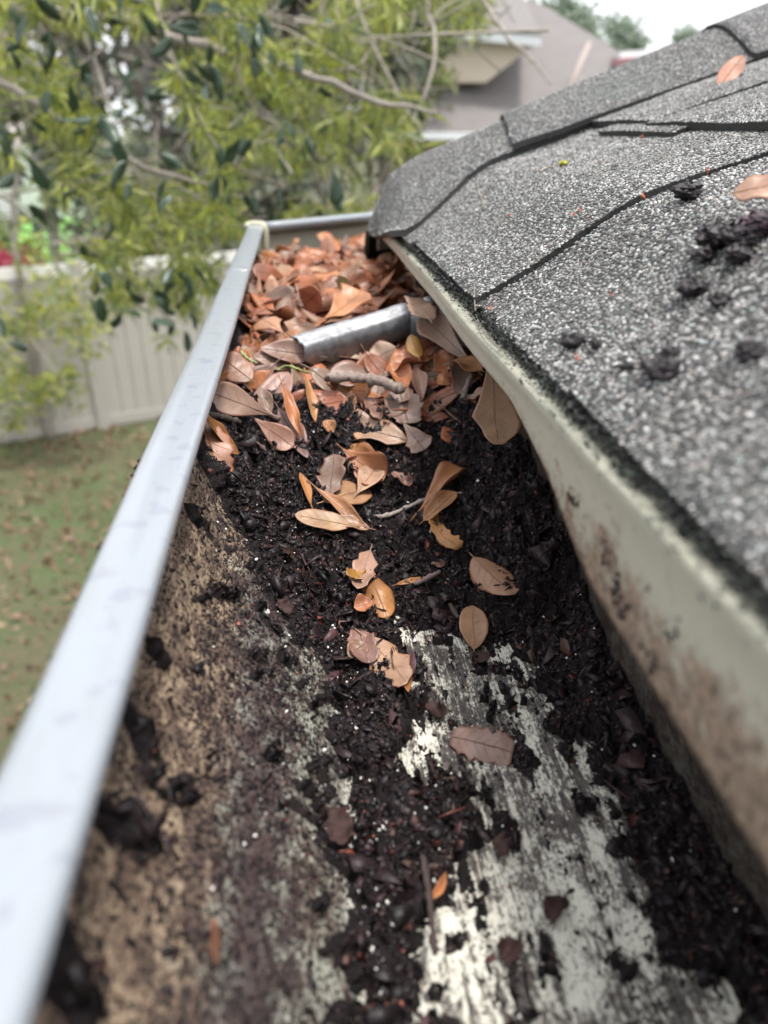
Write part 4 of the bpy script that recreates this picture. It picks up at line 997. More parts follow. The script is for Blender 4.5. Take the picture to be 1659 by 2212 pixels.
def pile(n):
    V = []; Fc = []; U = []; C = []; k = 0
    for _ in range(n):
        x = hr.uniform(-.036, .090); y = hr.uniform(.345, .81)
        if y > YC + (x + .033) * .762 - .012: continue
        L = hr.uniform(.026, .042); kd = ['oval', 'obovate', 'lobed', 'lance', 'toothed'][hr.integers(5)]
        v, f, uv, mp = leaf_geo(L, L * hr.uniform(.3, .5), kd, bend=hr.uniform(-1.2, 1.2), cup=hr.uniform(-.6, .9), twist=hr.uniform(-.8, .8), wave=hr.uniform(.3, .8), seed=int(hr.integers(999)), nl=8, nw=2)
        sp_ = hr.uniform(0, 6.28); n_ = np.array([hr.normal(0, .45), hr.normal(0, .45) - .2, 1]); n_ /= np.linalg.norm(n_)
        a = np.array([math.cos(sp_), math.sin(sp_), 0]); a -= n_ * (a @ n_); a /= np.linalg.norm(a); b = np.cross(n_, a)
        z = -.114 + .012 * hr.random() + .008 * np.clip((y - .43) / .08, 0, 1) - .012 * np.clip((y - .56) / .2, 0, 1)
        if y < .44: z = min(z, -.113)
        if y < .385: z = np.interp(y, [.345, .385], [-.121, -.113])
        V.append((v - [L / 2, 0, 0]) @ np.stack([a, b, n_]) + [x, y, z]); Fc.append(f + k); U.append(uv); k += len(v)
        cc = np.array(zones[zk[hr.choice(4, p=[.34, .32, .14, .20])]][0]) * hr.uniform(.5, 1.0); C.append(np.tile(cc, (len(v), 1)))
    o = mesh('leaf_pile', np.concatenate(V), np.concatenate(Fc), LEAFV, None, True, uv=np.concatenate(U), colors=np.concatenate(C))
    tag(o, 'dense mat of dead oak leaves filling the far end of the gutter', 'leaf pile', kind='stuff')
pile(820)
def far_limit(x): return YC + (x + .033) * .762 - .012
cnt = 0
while cnt < 185:
    x = hr.uniform(-.034, .088); y = hr.uniform(.385, .80)
    if y > far_limit(x): continue
    lay = hr.random()
    z = -.116 + .020 * lay + .008 * np.clip((y - .43) / .08, 0, 1) - .012 * np.clip((y - .56) / .2, 0, 1)
    if y < .44: z = min(z, -.112)
    far = min(1, (y - .38) / .35)
    p = [.34, .30, .18, .18] if far < .45 else [.16, .30, .38, .16]
    z_ = zk[hr.choice(4, p=p)]
    tilt = hr.normal(0, .5, 2)
    heap_leaf((x, y, z), (tilt[0], tilt[1] - .25, 1), hr.uniform(0, 6.28), z_, hr.uniform(.6, .95) * (1.0 if y < .6 else 1.1), rib=y < .5 and cnt < 150)
    cnt += 1
for i in range(92):
    x = hr.uniform(-.036, .085); y = hr.uniform(.322, .40)
    z = np.interp(y, [.31, .335, .36, .40], [-.131, -.117, -.109, -.109]) + hr.uniform(-.004, .003)
    if y < .335 and hr.random() < .6: continue
    z -= .002
    tilt = hr.normal(0, .4, 2)
    heap_leaf((x, y, z), (tilt[0], tilt[1] - .8, 1), hr.uniform(0, 6.28), zk[hr.choice(4, p=[.36, .22, .12, .30])], hr.uniform(.6, 1.0), rib=True)

# leaves on the roof
def roof_leaf(b, t, W, kind, c, label, dz=.004, **kw):
    p0 = onroof(*b); p1 = onroof(*t); return leaf_obj(p0, p1, W, kind, c, label, lift=dz, **kw)
pa = ony(1550, 188, .515); pb = ony(1604, 122, .575)
leaf_obj(ony(1550, 190, .470), ony(1606, 120, .490), .0115, 'oval', (.36, .14, .07), 'single orange leaf lying on the roof against the hip cap edge', seed=101, cup=.1, wave=.15, up=(-.2, -.75, .6), nw=6)
roof_leaf((1570, 476), (1700, 452), .010, 'oval', (.42, .25, .18), 'pale pink leaf on dirt at the edge of the roof view', .007, seed=102, cup=.1, up=(-.4, -.5, .7))

# ------------------------------------------------------------------ twigs and stalks
def twig(ctrl, r0, r1, colr, label, n=26, rough=.25, knots=3, seed=0, cat='twig', name='twig'):
    p = smooth_path(ctrl, n); rr = np.linspace(r0, r1, n); r = np.random.default_rng(seed)
    p = p + r.normal(0, r0 * .12, p.shape)
    for k in r.integers(2, n - 2, knots): rr[k] *= 1.45
    V, Fc = tube_vf(p, rr, 8, seed, rough)
    o = mesh(name, V, Fc, TWIG, None, True, loc=tuple(p[0] + OFF)); o.color = (*colr, 1); tag(o, label, cat); return o
twig([onz(765, 1113, .150), onz(830, 1115, .149), onz(880, 1095, .146), onz(930, 1075, .143), onz(1003, 1064, .141)], .00105, .0006, (.38, .32, .29), 'pale grey curved twig lying across the hollow', seed=1, knots=5)
twig([onz(708, 818, .106), onz(760, 815, .106), onz(820, 824, .107), onz(868, 842, .109)], .0022, .0026, (.26, .20, .17), 'thick grey stick below the bracket', seed=2, rough=.35)
twig([onz(515, 845, .107), onz(560, 880, .112), onz(602, 905, .117)], .0011, .0010, (.30, .21, .18), 'short knobbly twig between the long grey leaves', seed=3, rough=.4)
twig([onz(1000, 862, .114), onz(1035, 852, .110), onz(1068, 842, .102)], .0013, .0012, (.22, .17, .15), 'lower arm of a bent grey twig by the lobed leaf', seed=4)
twig([onz(1000, 862, .112), onz(1008, 838, .107), onz(1018, 812, .103)], .0013, .0010, (.22, .17, .15), 'upright broken grey twig by the lobed leaf', seed=5)
twig([onz(430, 893, .100), onz(480, 902, .108), onz(520, 912, .113)], .0016, .0012, (.05, .035, .03), 'dark stick poking from mould under the front lip', seed=6)
twig([onz(418, 965, .105), onz(440, 969, .109), onz(452, 972, .111)], .0006, .0005, (.06, .03, .025), 'little dark stalk over the broken orange leaf', seed=7, n=10)
twig([onz(690, 970, .134), onz(705, 952, .131), onz(730, 940, .129)], .0006, .0004, (.45, .46, .44), 'tiny pale forked stalk on the mould', seed=8, n=12)
twig([onz(718, 1238, .152), onz(757, 1243, .153)], .0010, .0010, (.16, .11, .09), 'short broken twig stub left of the centre cluster', seed=9, n=8)
twig([onz(895, 1262, .157), onz(920, 1250, .155), onz(950, 1235, .154)], .0008, .0009, (.20, .14, .13), 'thin twig right of the centre cluster', seed=10, n=12)
twig([onz(955, 1285, .158), onz(975, 1310, .159), onz(990, 1335, .160)], .0010, .0008, (.07, .05, .045), 'dark twig left of the small tan leaf', seed=11, n=12)
twig([onz(700, 1155, .152), onz(735, 1162, .153), onz(772, 1166, .154)], .0004, .0003, (.26, .17, .12), 'hair thin brown stalk below the flat tan leaf', seed=12, n=12)
twig([onz(912, 1850, .159), onz(928, 1950, .158), onz(938, 2060, .157)], .0009, .0006, (.045, .028, .026), 'long dark stem lying along the mould near the bottom', seed=13)
twig([onz(555, 955, .118), onz(800, 935, .125)][:1] + [onz(975, 1000, .12), onz(990, 920, .112)][:0] + [onz(575, 975, .121)], .0005, .0004, (.1, .06, .05), 'short dark stalk on the mould slope', seed=14, n=6)
twig([onz(600, 800, .100), onz(620, 790, .098), onz(650, 800, .099), onz(668, 806, .101)], .0005, .0004, (.30, .34, .10), 'yellow green catkin strand beside the bracket', seed=15, rough=.8, knots=8)
twig([onz(520, 760, .096), onz(535, 775, .098), onz(556, 785, .100)], .0007, .0005, (.40, .42, .20), 'pale green flower tassel beside the front lip', seed=16, rough=.9, knots=8)
def roofhair(px, c, label, r=.00022, dz=.002, seed=0):
    twig([onroof(*q) + [0, 0, dz] for q in px], r, r * .7, c, label, n=18, knots=1, seed=seed, cat='stalk', name='dry_stalk')
roofhair([(1030, 400), (1036, 425), (1048, 455), (1058, 462)], (.40, .34, .25), 'fine dry stalk curled on the shingles near the cap', seed=20)
roofhair([(1165, 380), (1180, 372), (1196, 370)], (.36, .31, .26), 'short pale stalk on the shingle below the hip', .0006, seed=21)
roofhair([(1420, 130), (1450, 120), (1480, 118), (1500, 122)], (.30, .28, .26), 'loose fibre strands on the hip cap', .0004, .012, seed=22)
twig([np.array([.0655, .285, -.0525]), np.array([.0615, .262, -.0590]), np.array([.0590, .235, -.0602]), np.array([.0600, .215, -.0600])], .00025, .00018, (.20, .17, .13), 'hair thin root trailing over the drip edge', n=16, seed=23, cat='root', name='dry_root')

# ------------------------------------------------------------------ clods on the roof
def clod(p, r, label, seed, flat=.6, colr=(.012, .009, .011), nfl=70):
    rg = np.random.default_rng(seed); th = np.linspace(0, math.pi, 12); ph = np.linspace(0, 2 * math.pi, 17)[:-1]
    V = []; Fc = []
    for a in th:
        for b in ph:
            d = np.array([math.sin(a) * math.cos(b), math.sin(a) * math.sin(b), math.cos(a)])
            k = .55 + .9 * float(fbm(d[0] * 2.2 + seed, d[1] * 2.2 + d[2] * 1.7, 3, seed)) + rg.normal(0, .08)
            V.append(np.asarray(p) + d * r * k * [1, 1, flat])
    for i in range(11):
        for j in range(16):
            Fc.append((i * 16 + j, (i + 1) * 16 + j, (i + 1) * 16 + (j + 1) % 16, i * 16 + (j + 1) % 16))
    C = [np.array(colr) * rg.uniform(.5, 1.8) for _ in V]
    for i in range(nfl):
        d = rg.normal(0, 1, 3); d /= np.linalg.norm(d); d[2] = abs(d[2]) * .9
        c = np.asarray(p) + d * r * rg.uniform(.6, 1.15) * [1, 1, flat]; s = r * rg.uniform(.1, .35)
        Q = c + rg.normal(0, 1, (4, 3)) * s * .55; k = len(V); V += list(Q); Fc += [(k, k + 1, k + 2), (k, k + 2, k + 3), (k, k + 3, k + 1), (k + 1, k + 3, k + 2)]
        cc = np.array(colr) * rg.uniform(.6, 3.2); C += [cc] * 4
    o = mesh('dirt_clod', V, Fc, FLAKE, None, False, colors=np.array(C), loc=tuple(np.asarray(p) + OFF)); tag(o, label, 'dirt clod')
    return o
for i, (x, y, r, lab) in enumerate([(1485, 424, .0045, 'black clod wedged at the shingle joint high on the roof'), (1236, 745, .0030, 'black clod on the shingles just above the eave'), (1286, 748, .0018, 'small crumb beside the clod above the eave'),
        (1492, 632, .0036, 'black clod near the second shingle joint'), (1430, 815, .0042, 'ragged clod low on the nearest shingle'), (1545, 525, .0052, 'large wet clod beside the pale pink leaf'), (1600, 525, .0050, 'ridge of mould right of the large clod'),
        (1640, 500, .0050, 'mould lump at the edge of the roof view'), (1555, 655, .0026, 'flat smear of dirt along the lower shingle joint'), (1620, 770, .0030, 'lump of dirt far right on the nearest shingle'), (1450, 770, .0022, 'little dirt lump above the ragged clod'),
        (1330, 365, .0016, 'small black chip on the upper shingle'), (1355, 800, .0018, 'brown crumb left of the ragged clod'), (1590, 560, .0034, 'crumbly mould below the large wet clod'), (1520, 560, .0030, 'crumbly mould left of the ridge')]):
    clod(onroof(x, y) + [0, 0, r * .35], r, lab, 200 + i, colr=(.012, .009, .011) if i != 7 else (.04, .022, .03))
clod(BR[22] + [0, 0, .006], .0035, 'black clod sitting on the bracket', 230)
clod(ony(1217, 357, .38) * 1.0 if False else onroof(1217, 357) + [0, 0, .001], .0022, 'tiny yellow moss tuft on the upper shingle', 231, colr=(.32, .30, .03), nfl=30)
# rust chips on the roof
cr = np.random.default_rng(8); V = []; Fc = []
for (x, y) in [(1410, 258), (1333, 205), (1315, 225), (1275, 475), (1240, 470), (1257, 460), (1300, 355), (1060, 690 - 20), (1525, 375), (1385, 300), (1100, 470), (1315, 640), (1250, 780), (1180, 540), (1460, 235), (1390, 430), (1520, 250)]:
    p = onroof(x, y) + [0, 0, .0009]
    for q in range(3):
        Q = p + cr.normal(0, .0006, 3) * [1, 1, .3] + cr.normal(0, 1, (4, 3)) * .00055; k = len(V); V += list(Q); Fc += [(k, k + 1, k + 2), (k, k + 2, k + 3), (k, k + 3, k + 1), (k + 1, k + 3, k + 2)]
tag(mesh('roof_bud_scales', V, Fc, m_simple('red_scale', (.34, .11, .06), .6, .2, 900)), 'tiny red bud scales sprinkled on the shingles', 'bud scales', kind='stuff')

# ------------------------------------------------------------------ yard: fence
fA = onz(0, 960, 2.995); fB = onz(340, 905, 2.995)
fd = (fB - fA); fd[2] = 0; fd /= np.linalg.norm(fd); fn = np.array([-fd[1], fd[0], 0])
fence = thing('vinyl_fence', 'beige vinyl privacy fence with pale top rail behind the lawn', 'fence', fA - fd * 1 + [0, 0, 0])
FH = 1.78
def obox(name, s0, s1, n0, n1, z0, z1, mat, parent, org=fA, d=fd, n=fn):
    v = []
    for z in (z0, z1):
        for s, q in ((s0, n0), (s1, n0), (s1, n1), (s0, n1)):
            p = org + d * s + n * q; v.append((p[0], p[1], z))
    f = [(0, 3, 2, 1), (4, 5, 6, 7), (0, 1, 5, 4), (1, 2, 6, 5), (2, 3, 7, 6), (3, 0, 4, 7)]
    return mesh(name, v, f, mat, parent)
s = -1.2; k = 0
while s < 9:
    obox('fence_board', s, s + .150, -.012, .012, -2.94, -3 + FH - .09, VINYL, fence); s += .158; k += 1
    if k % 14 == 0: obox('fence_post', s, s + .125, -.05, .05, -3, -3 + FH + .03, VINYL, fence); s += .13
obox('top_rail', -1.2, 9, -.025, .025, -3 + FH - .11, -3 + FH, RAILM, fence); obox('bottom_rail', -1.2, 9, -.025, .025, -2.98, -2.86, VINYL, fence)

# ------------------------------------------------------------------ foliage builders
def leafcloud(centres, nper, L, W, seed, cols, spread, droop=.3, fold=.2):
    """narrow leaves round each centre; returns verts, faces, colours"""
    r = np.random.default_rng(seed); C = np.repeat(np.asarray(centres), nper, 0); n = len(C)
    d = r.normal(0, 1, (n, 3)); d[:, 2] -= droop * 2; d /= np.linalg.norm(d, axis=1)[:, None]
    C = C + r.normal(0, 1, (n, 3)) * spread + d * L * .1
    s = r.normal(0, 1, (n, 3)); s -= d * np.sum(s * d, 1)[:, None]; s /= np.linalg.norm(s, axis=1)[:, None]; nn_ = np.cross(d, s)
    l = L * r.uniform(.6, 1.25, n)[:, None]; w_ = W * r.uniform(.7, 1.2, n)[:, None]
    v0 = C; v1 = C + d * l * .45 + s * w_ * .5 + nn_ * w_ * fold; v2 = C + d * l + nn_ * -w_ * .3; v3 = C + d * l * .45 - s * w_ * .5 + nn_ * w_ * fold; vm = C + d * l * .5
    V = np.stack([v0, v1, v2, v3, vm], 1).reshape(-1, 3); k = (np.arange(n) * 5)[:, None]
    Fc = np.concatenate([k + [[0, 1, 4]], k + [[1, 2, 4]], k + [[2, 3, 4]], k + [[3, 0, 4]]])
    cols = np.asarray(cols); cc = cols[r.integers(0, len(cols), n)] * r.uniform(.75, 1.25, (n, 1))
    return V, Fc, np.repeat(cc, 5, 0)

# overhanging oak: trunk left of the view, limbs reaching across it
oak = thing('oak_tree', 'overhanging oak with fresh yellow green growth and dark leaves beyond the gutter', 'tree', (-2.6, 2.6, -3.0))
def limb(ctrl, r0, r1, name='branch', n=22, seed=0, parent=None, mat=BARK):
    p = smooth_path(ctrl, n); r = np.random.default_rng(seed); p = p + r.normal(0, r0 * .25, p.shape)
    V, Fc = tube_vf(p, np.linspace(r0, r1, n), 8, seed, .2); mesh(name, V, Fc, mat, parent or oak, True); return p
limb([(-2.6, 2.6, -3.02), (-2.62, 2.55, -1.5), (-2.5, 2.5, 0), (-2.3, 2.4, 1.4), (-2.2, 2.3, 2.6)], .19, .11, 'trunk', 30, 1)
LB = []
def pl(pts): return [ony(x, y, Y) for x, y, Y in pts]
LB.append(limb([(-2.4, 2.5, .6)] + pl([(-150, -10, 1.7), (200, 30, 1.55), (390, 92, 1.5), (620, 148, 1.45), (800, 212, 1.4), (945, 243, 1.4)]), .013, .003, seed=2, n=34))
LB.append(limb([(-2.5, 2.5, .1)] + pl([(-200, 60, 1.6), (0, 170, 1.5), (150, 270, 1.45), (350, 372, 1.45), (560, 425, 1.5)]), .010, .0022, seed=3, n=30))
LB.append(limb(pl([(500, 118, 1.48), (545, 230, 1.45), (600, 275, 1.45), (625, 330, 1.45)]), .0034, .0014, seed=4))
LB.append(limb(pl([(760, -60, 1.9), (790, 60, 1.7), (880, 235, 1.5), (905, 270, 1.45)]), .0034, .0014, seed=5))
LB.append(limb(pl([(600, 150, 1.5), (700, 155, 1.5), (780, 135, 1.6), (830, 40, 1.8), (840, -60, 2.0)]), .0034, .0014, seed=6))
LB.append(limb(pl([(250, 300, 1.5), (330, 420, 1.5), (420, 520, 1.6), (470, 600, 1.7)]), .0034, .0014, seed=7))
LB.append(limb(pl([(0, 420, 1.6), (120, 510, 1.6), (260, 590, 1.7), (370, 690, 1.8)]), .0034, .0014, seed=8))
LB.append(limb(pl([(1010, -60, 1.6), (1080, 60, 1.5), (1150, 130, 1.45), (1190, 182, 1.4)]), .005, .0012, seed=9))
LB.append(limb(pl([(330, -80, 1.8), (360, 90, 1.6), (480, 330, 1.5), (620, 400, 1.5)]), .0034, .0014, seed=10))
LB.append(limb(pl([(120, -80, 2.0), (200, 120, 1.9), (260, 300, 1.8)]), .006, .002, seed=11))
LB.append(limb(pl([(900, -60, 2.1), (940, 120, 1.9), (870, 300, 1.8), (800, 420, 1.8)]), .006, .002, seed=12))
fr_ = np.random.default_rng(123)
region = [(-200, -140), (1110, -140), (1080, 40), (960, 120), (930, 240), (870, 320), (850, 400), (790, 430), (740, 470), (560, 480), (520, 520), (430, 640), (380, 740), (260, 660), (190, 600), (180, 480), (100, 440), (0, 330), (-200, 300)]
reg = np.array(region)
def sample_region(n, reg, y0, y1, r, clump=.5):
    out = []
    while len(out) < n:
        x = r.uniform(reg[:, 0].min(), reg[:, 0].max(), 4000); y = r.uniform(reg[:, 1].min(), reg[:, 1].max(), 4000)
        sdv = poly_sd(x, y, reg); nz = fbm(x / 75, y / 75, 3, 31)
        ok = (sdv > 0) & (nz > clump - .12 * np.clip(sdv / 150, 0, 1))
        for a, b in zip(x[ok], y[ok]):
            if ((a - 75) / 95) ** 2 + ((b - 420) / 130) ** 2 < 1 and r.random() < .85: continue
            if ((a - 235) / 60) ** 2 + ((b - 105) / 70) ** 2 < 1 and r.random() < .9: continue
            out.append(ony(a, b, r.uniform(y0, y1)))
            if len(out) >= n: break
    return np.array(out)
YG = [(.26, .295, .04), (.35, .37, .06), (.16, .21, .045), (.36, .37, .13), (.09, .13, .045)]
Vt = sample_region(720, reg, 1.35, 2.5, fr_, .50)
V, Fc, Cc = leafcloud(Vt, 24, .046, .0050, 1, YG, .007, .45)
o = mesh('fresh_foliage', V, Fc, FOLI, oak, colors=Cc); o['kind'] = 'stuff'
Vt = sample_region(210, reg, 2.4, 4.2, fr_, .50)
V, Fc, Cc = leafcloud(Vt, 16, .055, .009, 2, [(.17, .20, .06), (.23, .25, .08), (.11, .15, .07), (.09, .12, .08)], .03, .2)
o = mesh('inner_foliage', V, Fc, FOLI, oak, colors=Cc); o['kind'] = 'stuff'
# thin twigs through the crown
tv = []; tf = []
for i in range(240):
    a = Vt[fr_.integers(len(Vt))] * fr_.uniform(.5, .9); d = fr_.normal(0, 1, 3) * [.12, .08, .10]; p = smooth_path([a - d, a + fr_.normal(0, .012, 3), a + d * .9 + [0, 0, -.03]], 6)
    v_, f_ = tube_vf(p, np.linspace(.0028, .0009, 6), 4, i, .1, len(tv)); tv += list(v_); tf += f_
o = mesh('twiglets', tv, tf, BARK, oak); o['kind'] = 'stuff'
# dark evergreen oak leaves, one by one
lm = []
for k in range(5):
    V, Fc, uv, mp = leaf_geo(.052, .021, ['oval', 'obovate', 'oval', 'paddle', 'lance'][k], bend=fr_.uniform(-.5, .5), cup=.4, wave=.3, seed=k, nl=7, nw=2, th=.0004)
    q = mesh('leaf', V - OFF, Fc, FOLD, None, True, colors=np.tile((.026, .050, .026), (len(V), 1))); lm.append(q.data); bpy.data.objects.remove(q)
lspots = [(35, 150), (80, 100), (170, 50), (190, 60), (340, 30), (360, 55), (375, 80), (365, 185), (410, 105), (560, 50), (575, 60), (20, 90), (100, 310), (240, 290), (210, 320), (180, 340), (75, 390), (120, 260), (230, 380), (520, 300), (545, 300), (600, 340), (395, 350), (375, 420), (270, 440), (720, 210), (640, 100), (510, 60), (480, 220), (55, 330), (20, 330), (10, 290), (155, 290), (300, 260), (260, 190), (350, 245), (590, 160), (420, 310), (880, 270), (900, 235), (690, 290), (340, 330), (150, 170), (110, 70), (440, 150), (260, 60), (300, 20), (600, 20), (500, 20), (60, 20), (700, 30), (10, 730), (15, 740), (400, 590), (360, 630), (330, 690), (285, 640), (380, 700)]
allspots = lspots + [(fr_.uniform(-40, 620), fr_.uniform(-30, 480)) for _ in range(60)] + [(fr_.uniform(200, 430), fr_.uniform(560, 720)) for _ in range(30)] + [(fr_.uniform(450, 760), fr_.uniform(300, 470)) for _ in range(25)]
ol = np.array(oak.location)
for (x, y) in allspots:
    p = ony(x, y, fr_.uniform(1.05, 1.5)) + OFF - ol
    q = bpy.data.objects.new('leaf', lm[fr_.integers(5)]); col.objects.link(q); q.parent = oak; q.location = tuple(p)
    q.rotation_euler = (fr_.uniform(0, 6.3), fr_.uniform(0, 6.3), fr_.uniform(0, 6.3)); s_ = fr_.uniform(.5, .95); q.scale = (s_,) * 3

# young tree in front of the fence
b0 = onz(108, 945, 2.99)
young = thing('young_tree', 'slender young tree on the lawn in front of the fence', 'tree', b0)
Yt = b0[1]
limb([b0 - [0, 0, .05], ony(85, 820, Yt), ony(62, 720, Yt), ony(45, 600, Yt), ony(30, 450, Yt), ony(40, 300, Yt)], .055, .02, 'trunk', 24, 20, young)
limb([ony(62, 720, Yt), ony(110, 790, Yt - .4), ony(150, 830, Yt - .6)], .015, .006, 'branch', 12, 21, young)
limb([ony(50, 640, Yt), ony(150, 680, Yt - .3), ony(250, 690, Yt - .5)], .015, .006, 'branch', 12, 22, young)
limb([ony(85, 820, Yt), ony(20, 760, Yt - .2), ony(-60, 700, Yt - .3)], .015, .006, 'branch', 12, 23, young)
cs = []
for (x, y, r, n) in [(30, 820, 45, 26), (75, 850, 40, 20), (130, 830, 35, 14), (20, 730, 50, 10), (90, 700, 60, 10), (200, 690, 50, 10), (40, 640, 60, 12), (150, 620, 60, 10), (20, 900, 40, 8), (60, 540, 60, 10), (170, 740, 40, 5)]:
    for _ in range(n // 2 + 2):
        cs.append(ony(x + fr_.normal(0, r * .55), y + fr_.normal(0, r * .45), Yt - fr_.uniform(-.3, .9)))
V, Fc, Cc = leafcloud(cs, 14, .13, .035, 5, [(.30, .32, .05), (.20, .25, .05), (.12, .17, .05), (.36, .36, .10)], .06, .2)
o = mesh('crown', V, Fc, FOLI, young, colors=Cc); o['kind'] = 'stuff'

# trees behind the fence
def bigtree(name, label, base, h, rad, cols, seed, n=900, L=.35, W=.16, trunk_r=.16, low=.25, group=None, holes=.45, cat='tree', nper=10):
    r = np.random.default_rng(seed); t = thing(name, label, cat, base, group)
    base = np.asarray(base, float)
    p = limb([base - [0, 0, .1], base + [.1, 0, h * .3], base + [r.uniform(-.3, .3), 0, h * .6], base + [r.uniform(-.4, .4), 0, h * .92]], trunk_r, trunk_r * .25, 'trunk', 18, seed, t)
    for k in range(6):
        q = p[r.integers(6, 15)]; e = q + np.array([r.normal(0, rad * .6), r.normal(0, rad * .6), r.uniform(.2, .6) * rad])
        limb([q, (q + e) / 2 + [0, 0, .15 * rad], e], trunk_r * .35, .02, 'branch', 8, seed + k, t)
    C = []
    while len(C) < n:
        d = r.normal(0, 1, 3); d /= np.linalg.norm(d); rr_ = r.uniform(.25, 1) ** .5
        q = np.array([d[0] * rad, d[1] * rad, d[2] * h * (1 - low) / 2]) * rr_
        if fbm(q[0] / rad * 2.3 + seed, q[2] / rad * 2.3 + q[1] / rad, 3, seed) < holes: continue
        C.append(base + [0, 0, h * (low + (1 - low) / 2)] + q)
    V, Fc, Cc = leafcloud(C, nper, L, W, seed, cols, rad * .06, .25)
    o = mesh('crown', V, Fc, FOLI, t, colors=Cc); o['kind'] = 'stuff'; return t
G1 = [(.12, .14, .09), (.17, .18, .12), (.09, .11, .08), (.20, .20, .14)]
G2 = [(.20, .24, .07), (.28, .31, .09), (.14, .17, .08)]
G3 = [(.20, .17, .15), (.28, .25, .23), (.16, .17, .13)]
def gnd(x, Y): 
    p = ony(x, 700, Y); return np.array([p[0], p[1], -3.0])
for i, (x, Y, h, rad, cols, lab) in enumerate([(700, 13, 9.5, 2.3, G1, 'dark olive tree beyond the gutter corner'), (560, 15, 11, 2.6, G3, 'grey brown mossy tree behind the oak branches'), (380, 14, 11.5, 2.2, G3, 'grey tree with hanging moss behind the fence'),
        (150, 19, 7, 1.5, G1, 'short grey green tree far behind the fence'), (820, 22, 8.5, 2.8, G2, 'yellow green tree beside the neighbouring roof'), (40, 34, 9, 3.4, G1, 'wide tree above the white house'), (450, 24, 15, 3.6, G2, 'tall light green tree in the back row'), (640, 26, 14, 3.5, G1, 'tall dark tree in the back row')]):
    bigtree('background_tree', lab, gnd(x, Y), h, rad, cols, 300 + i, 400, .40, .15, .16, .12, 'trees behind the fence', holes=.49, nper=9)
for i, (x, Y, top, rad, lab) in enumerate([(1215, 60, -40, 3.0, 'distant tree peeking over the neighbour ridge near the oak'), (1330, 70, 25, 3.2, 'pale round distant tree above the neighbour roof'), (1492, 75, 58, 2.2, 'small distant treetop just above the hip cap')]):
    p = ony(x, top, Y); bigtree('distant_tree', lab, np.array([p[0], p[1], -3.0]), p[2] + 3.0, rad, [(.22, .28, .20), (.28, .33, .26)], 340 + i, 420, .6, .35, .25, .3, 'distant trees above the neighbour roof', holes=.36, nper=8)  # foliage colours paled to stand in for haze and sky glare
# hedge low behind fence
for i, (x, Y) in enumerate([(330, 10.2), (420, 10.6), (500, 11.2), (585, 11.6)]):
    bigtree('shrub', ['dark shrub behind the fence by the bright lawn', 'second dark shrub behind the fence', 'third dark shrub behind the fence near the gutter', 'dark shrub beyond the gutter corner'][i], gnd(x, Y), 2.9, .8, G1, 360 + i, 190, .22, .1, .05, .1, 'shrubs behind the fence', cat='shrub')
# pink flowering shrub behind the fence
bt = bigtree('flowering_shrub', 'shrub with red and pink blossom just above the fence top', gnd(20, 9.4) + [0, 0, 0], 2.35, .5, [(.10, .17, .05), (.14, .20, .05)], 380, 130, .14, .06, .03, .2, cat='shrub')
cs = [ony(fr_.uniform(-20, 85), fr_.uniform(545, 575), fr_.uniform(8.9, 9.6)) for _ in range(26)]
V, Fc, Cc = leafcloud(cs, 12, .08, .06, 9, [(.45, .08, .12), (.55, .16, .24), (.40, .05, .08)], .04, 0)
o = mesh('blossom', V, Fc, FOLI, bt, colors=Cc); o['kind'] = 'stuff'

# bright neighbouring lawn
a0 = onz(70, 575, 2.985); a1 = onz(260, 575, 2.985); a2 = onz(210, 470, 2.985); a3 = onz(100, 455, 2.985)
a = N('bright_green_lawn'); f = a.noise(a.pos(), 6, 5); a.base(a.mix(f, (.13, .31, .06), (.20, .40, .10))); a.set(Roughness=.9)  # brighter green than the lawn on this side of the fence
q = [onz(20, 640, 2.985), onz(330, 640, 2.985), onz(215, 462, 2.985), onz(40, 462, 2.985)]
o = mesh('neighbour_lawn', q, [(0, 1, 2, 3)], a.m); o['kind'] = 'structure'

# white house on the left, far behind the fence
hb = onz(60, 470, 2.99)
wh = thing('white_house', 'bright white house behind the fence, half hidden by oak branches', 'house', hb)
x0 = ony(-260, 470, hb[1])[0]; x1 = ony(172, 470, hb[1])[0]; y0 = hb[1]
box('wall', (x0, y0, -3.0), (x1, y0 + 6, -.15), WHITEW, wh)
mesh('roof', [(x0 - .4, y0 - .5, -.15), (x1 + .4, y0 - .5, -.15), (x1 + .4, y0 + 6.5, -.15), (x0 - .4, y0 + 6.5, -.15), (x0 + 2, y0 + 3, 1.4), (x1 - 2, y0 + 3, 1.4)], [(3, 2, 1, 0), (0, 1, 5, 4), (1, 2, 5), (2, 3, 4, 5), (3, 0, 4)], m_simple('pale_tile_roof', (.5, .47, .44), .8), wh)
for xx in (.25, .62):
    cx = x0 + (x1 - x0) * xx
    w1 = box('window', (cx, y0 - .04, -2.0), (cx + 1.0, y0 + .02, -.8), TRIM, wh); box('pane', (cx + .07, y0 - .06, -1.93), (cx + .93, y0 - .03, -.87), GLASS, w1)

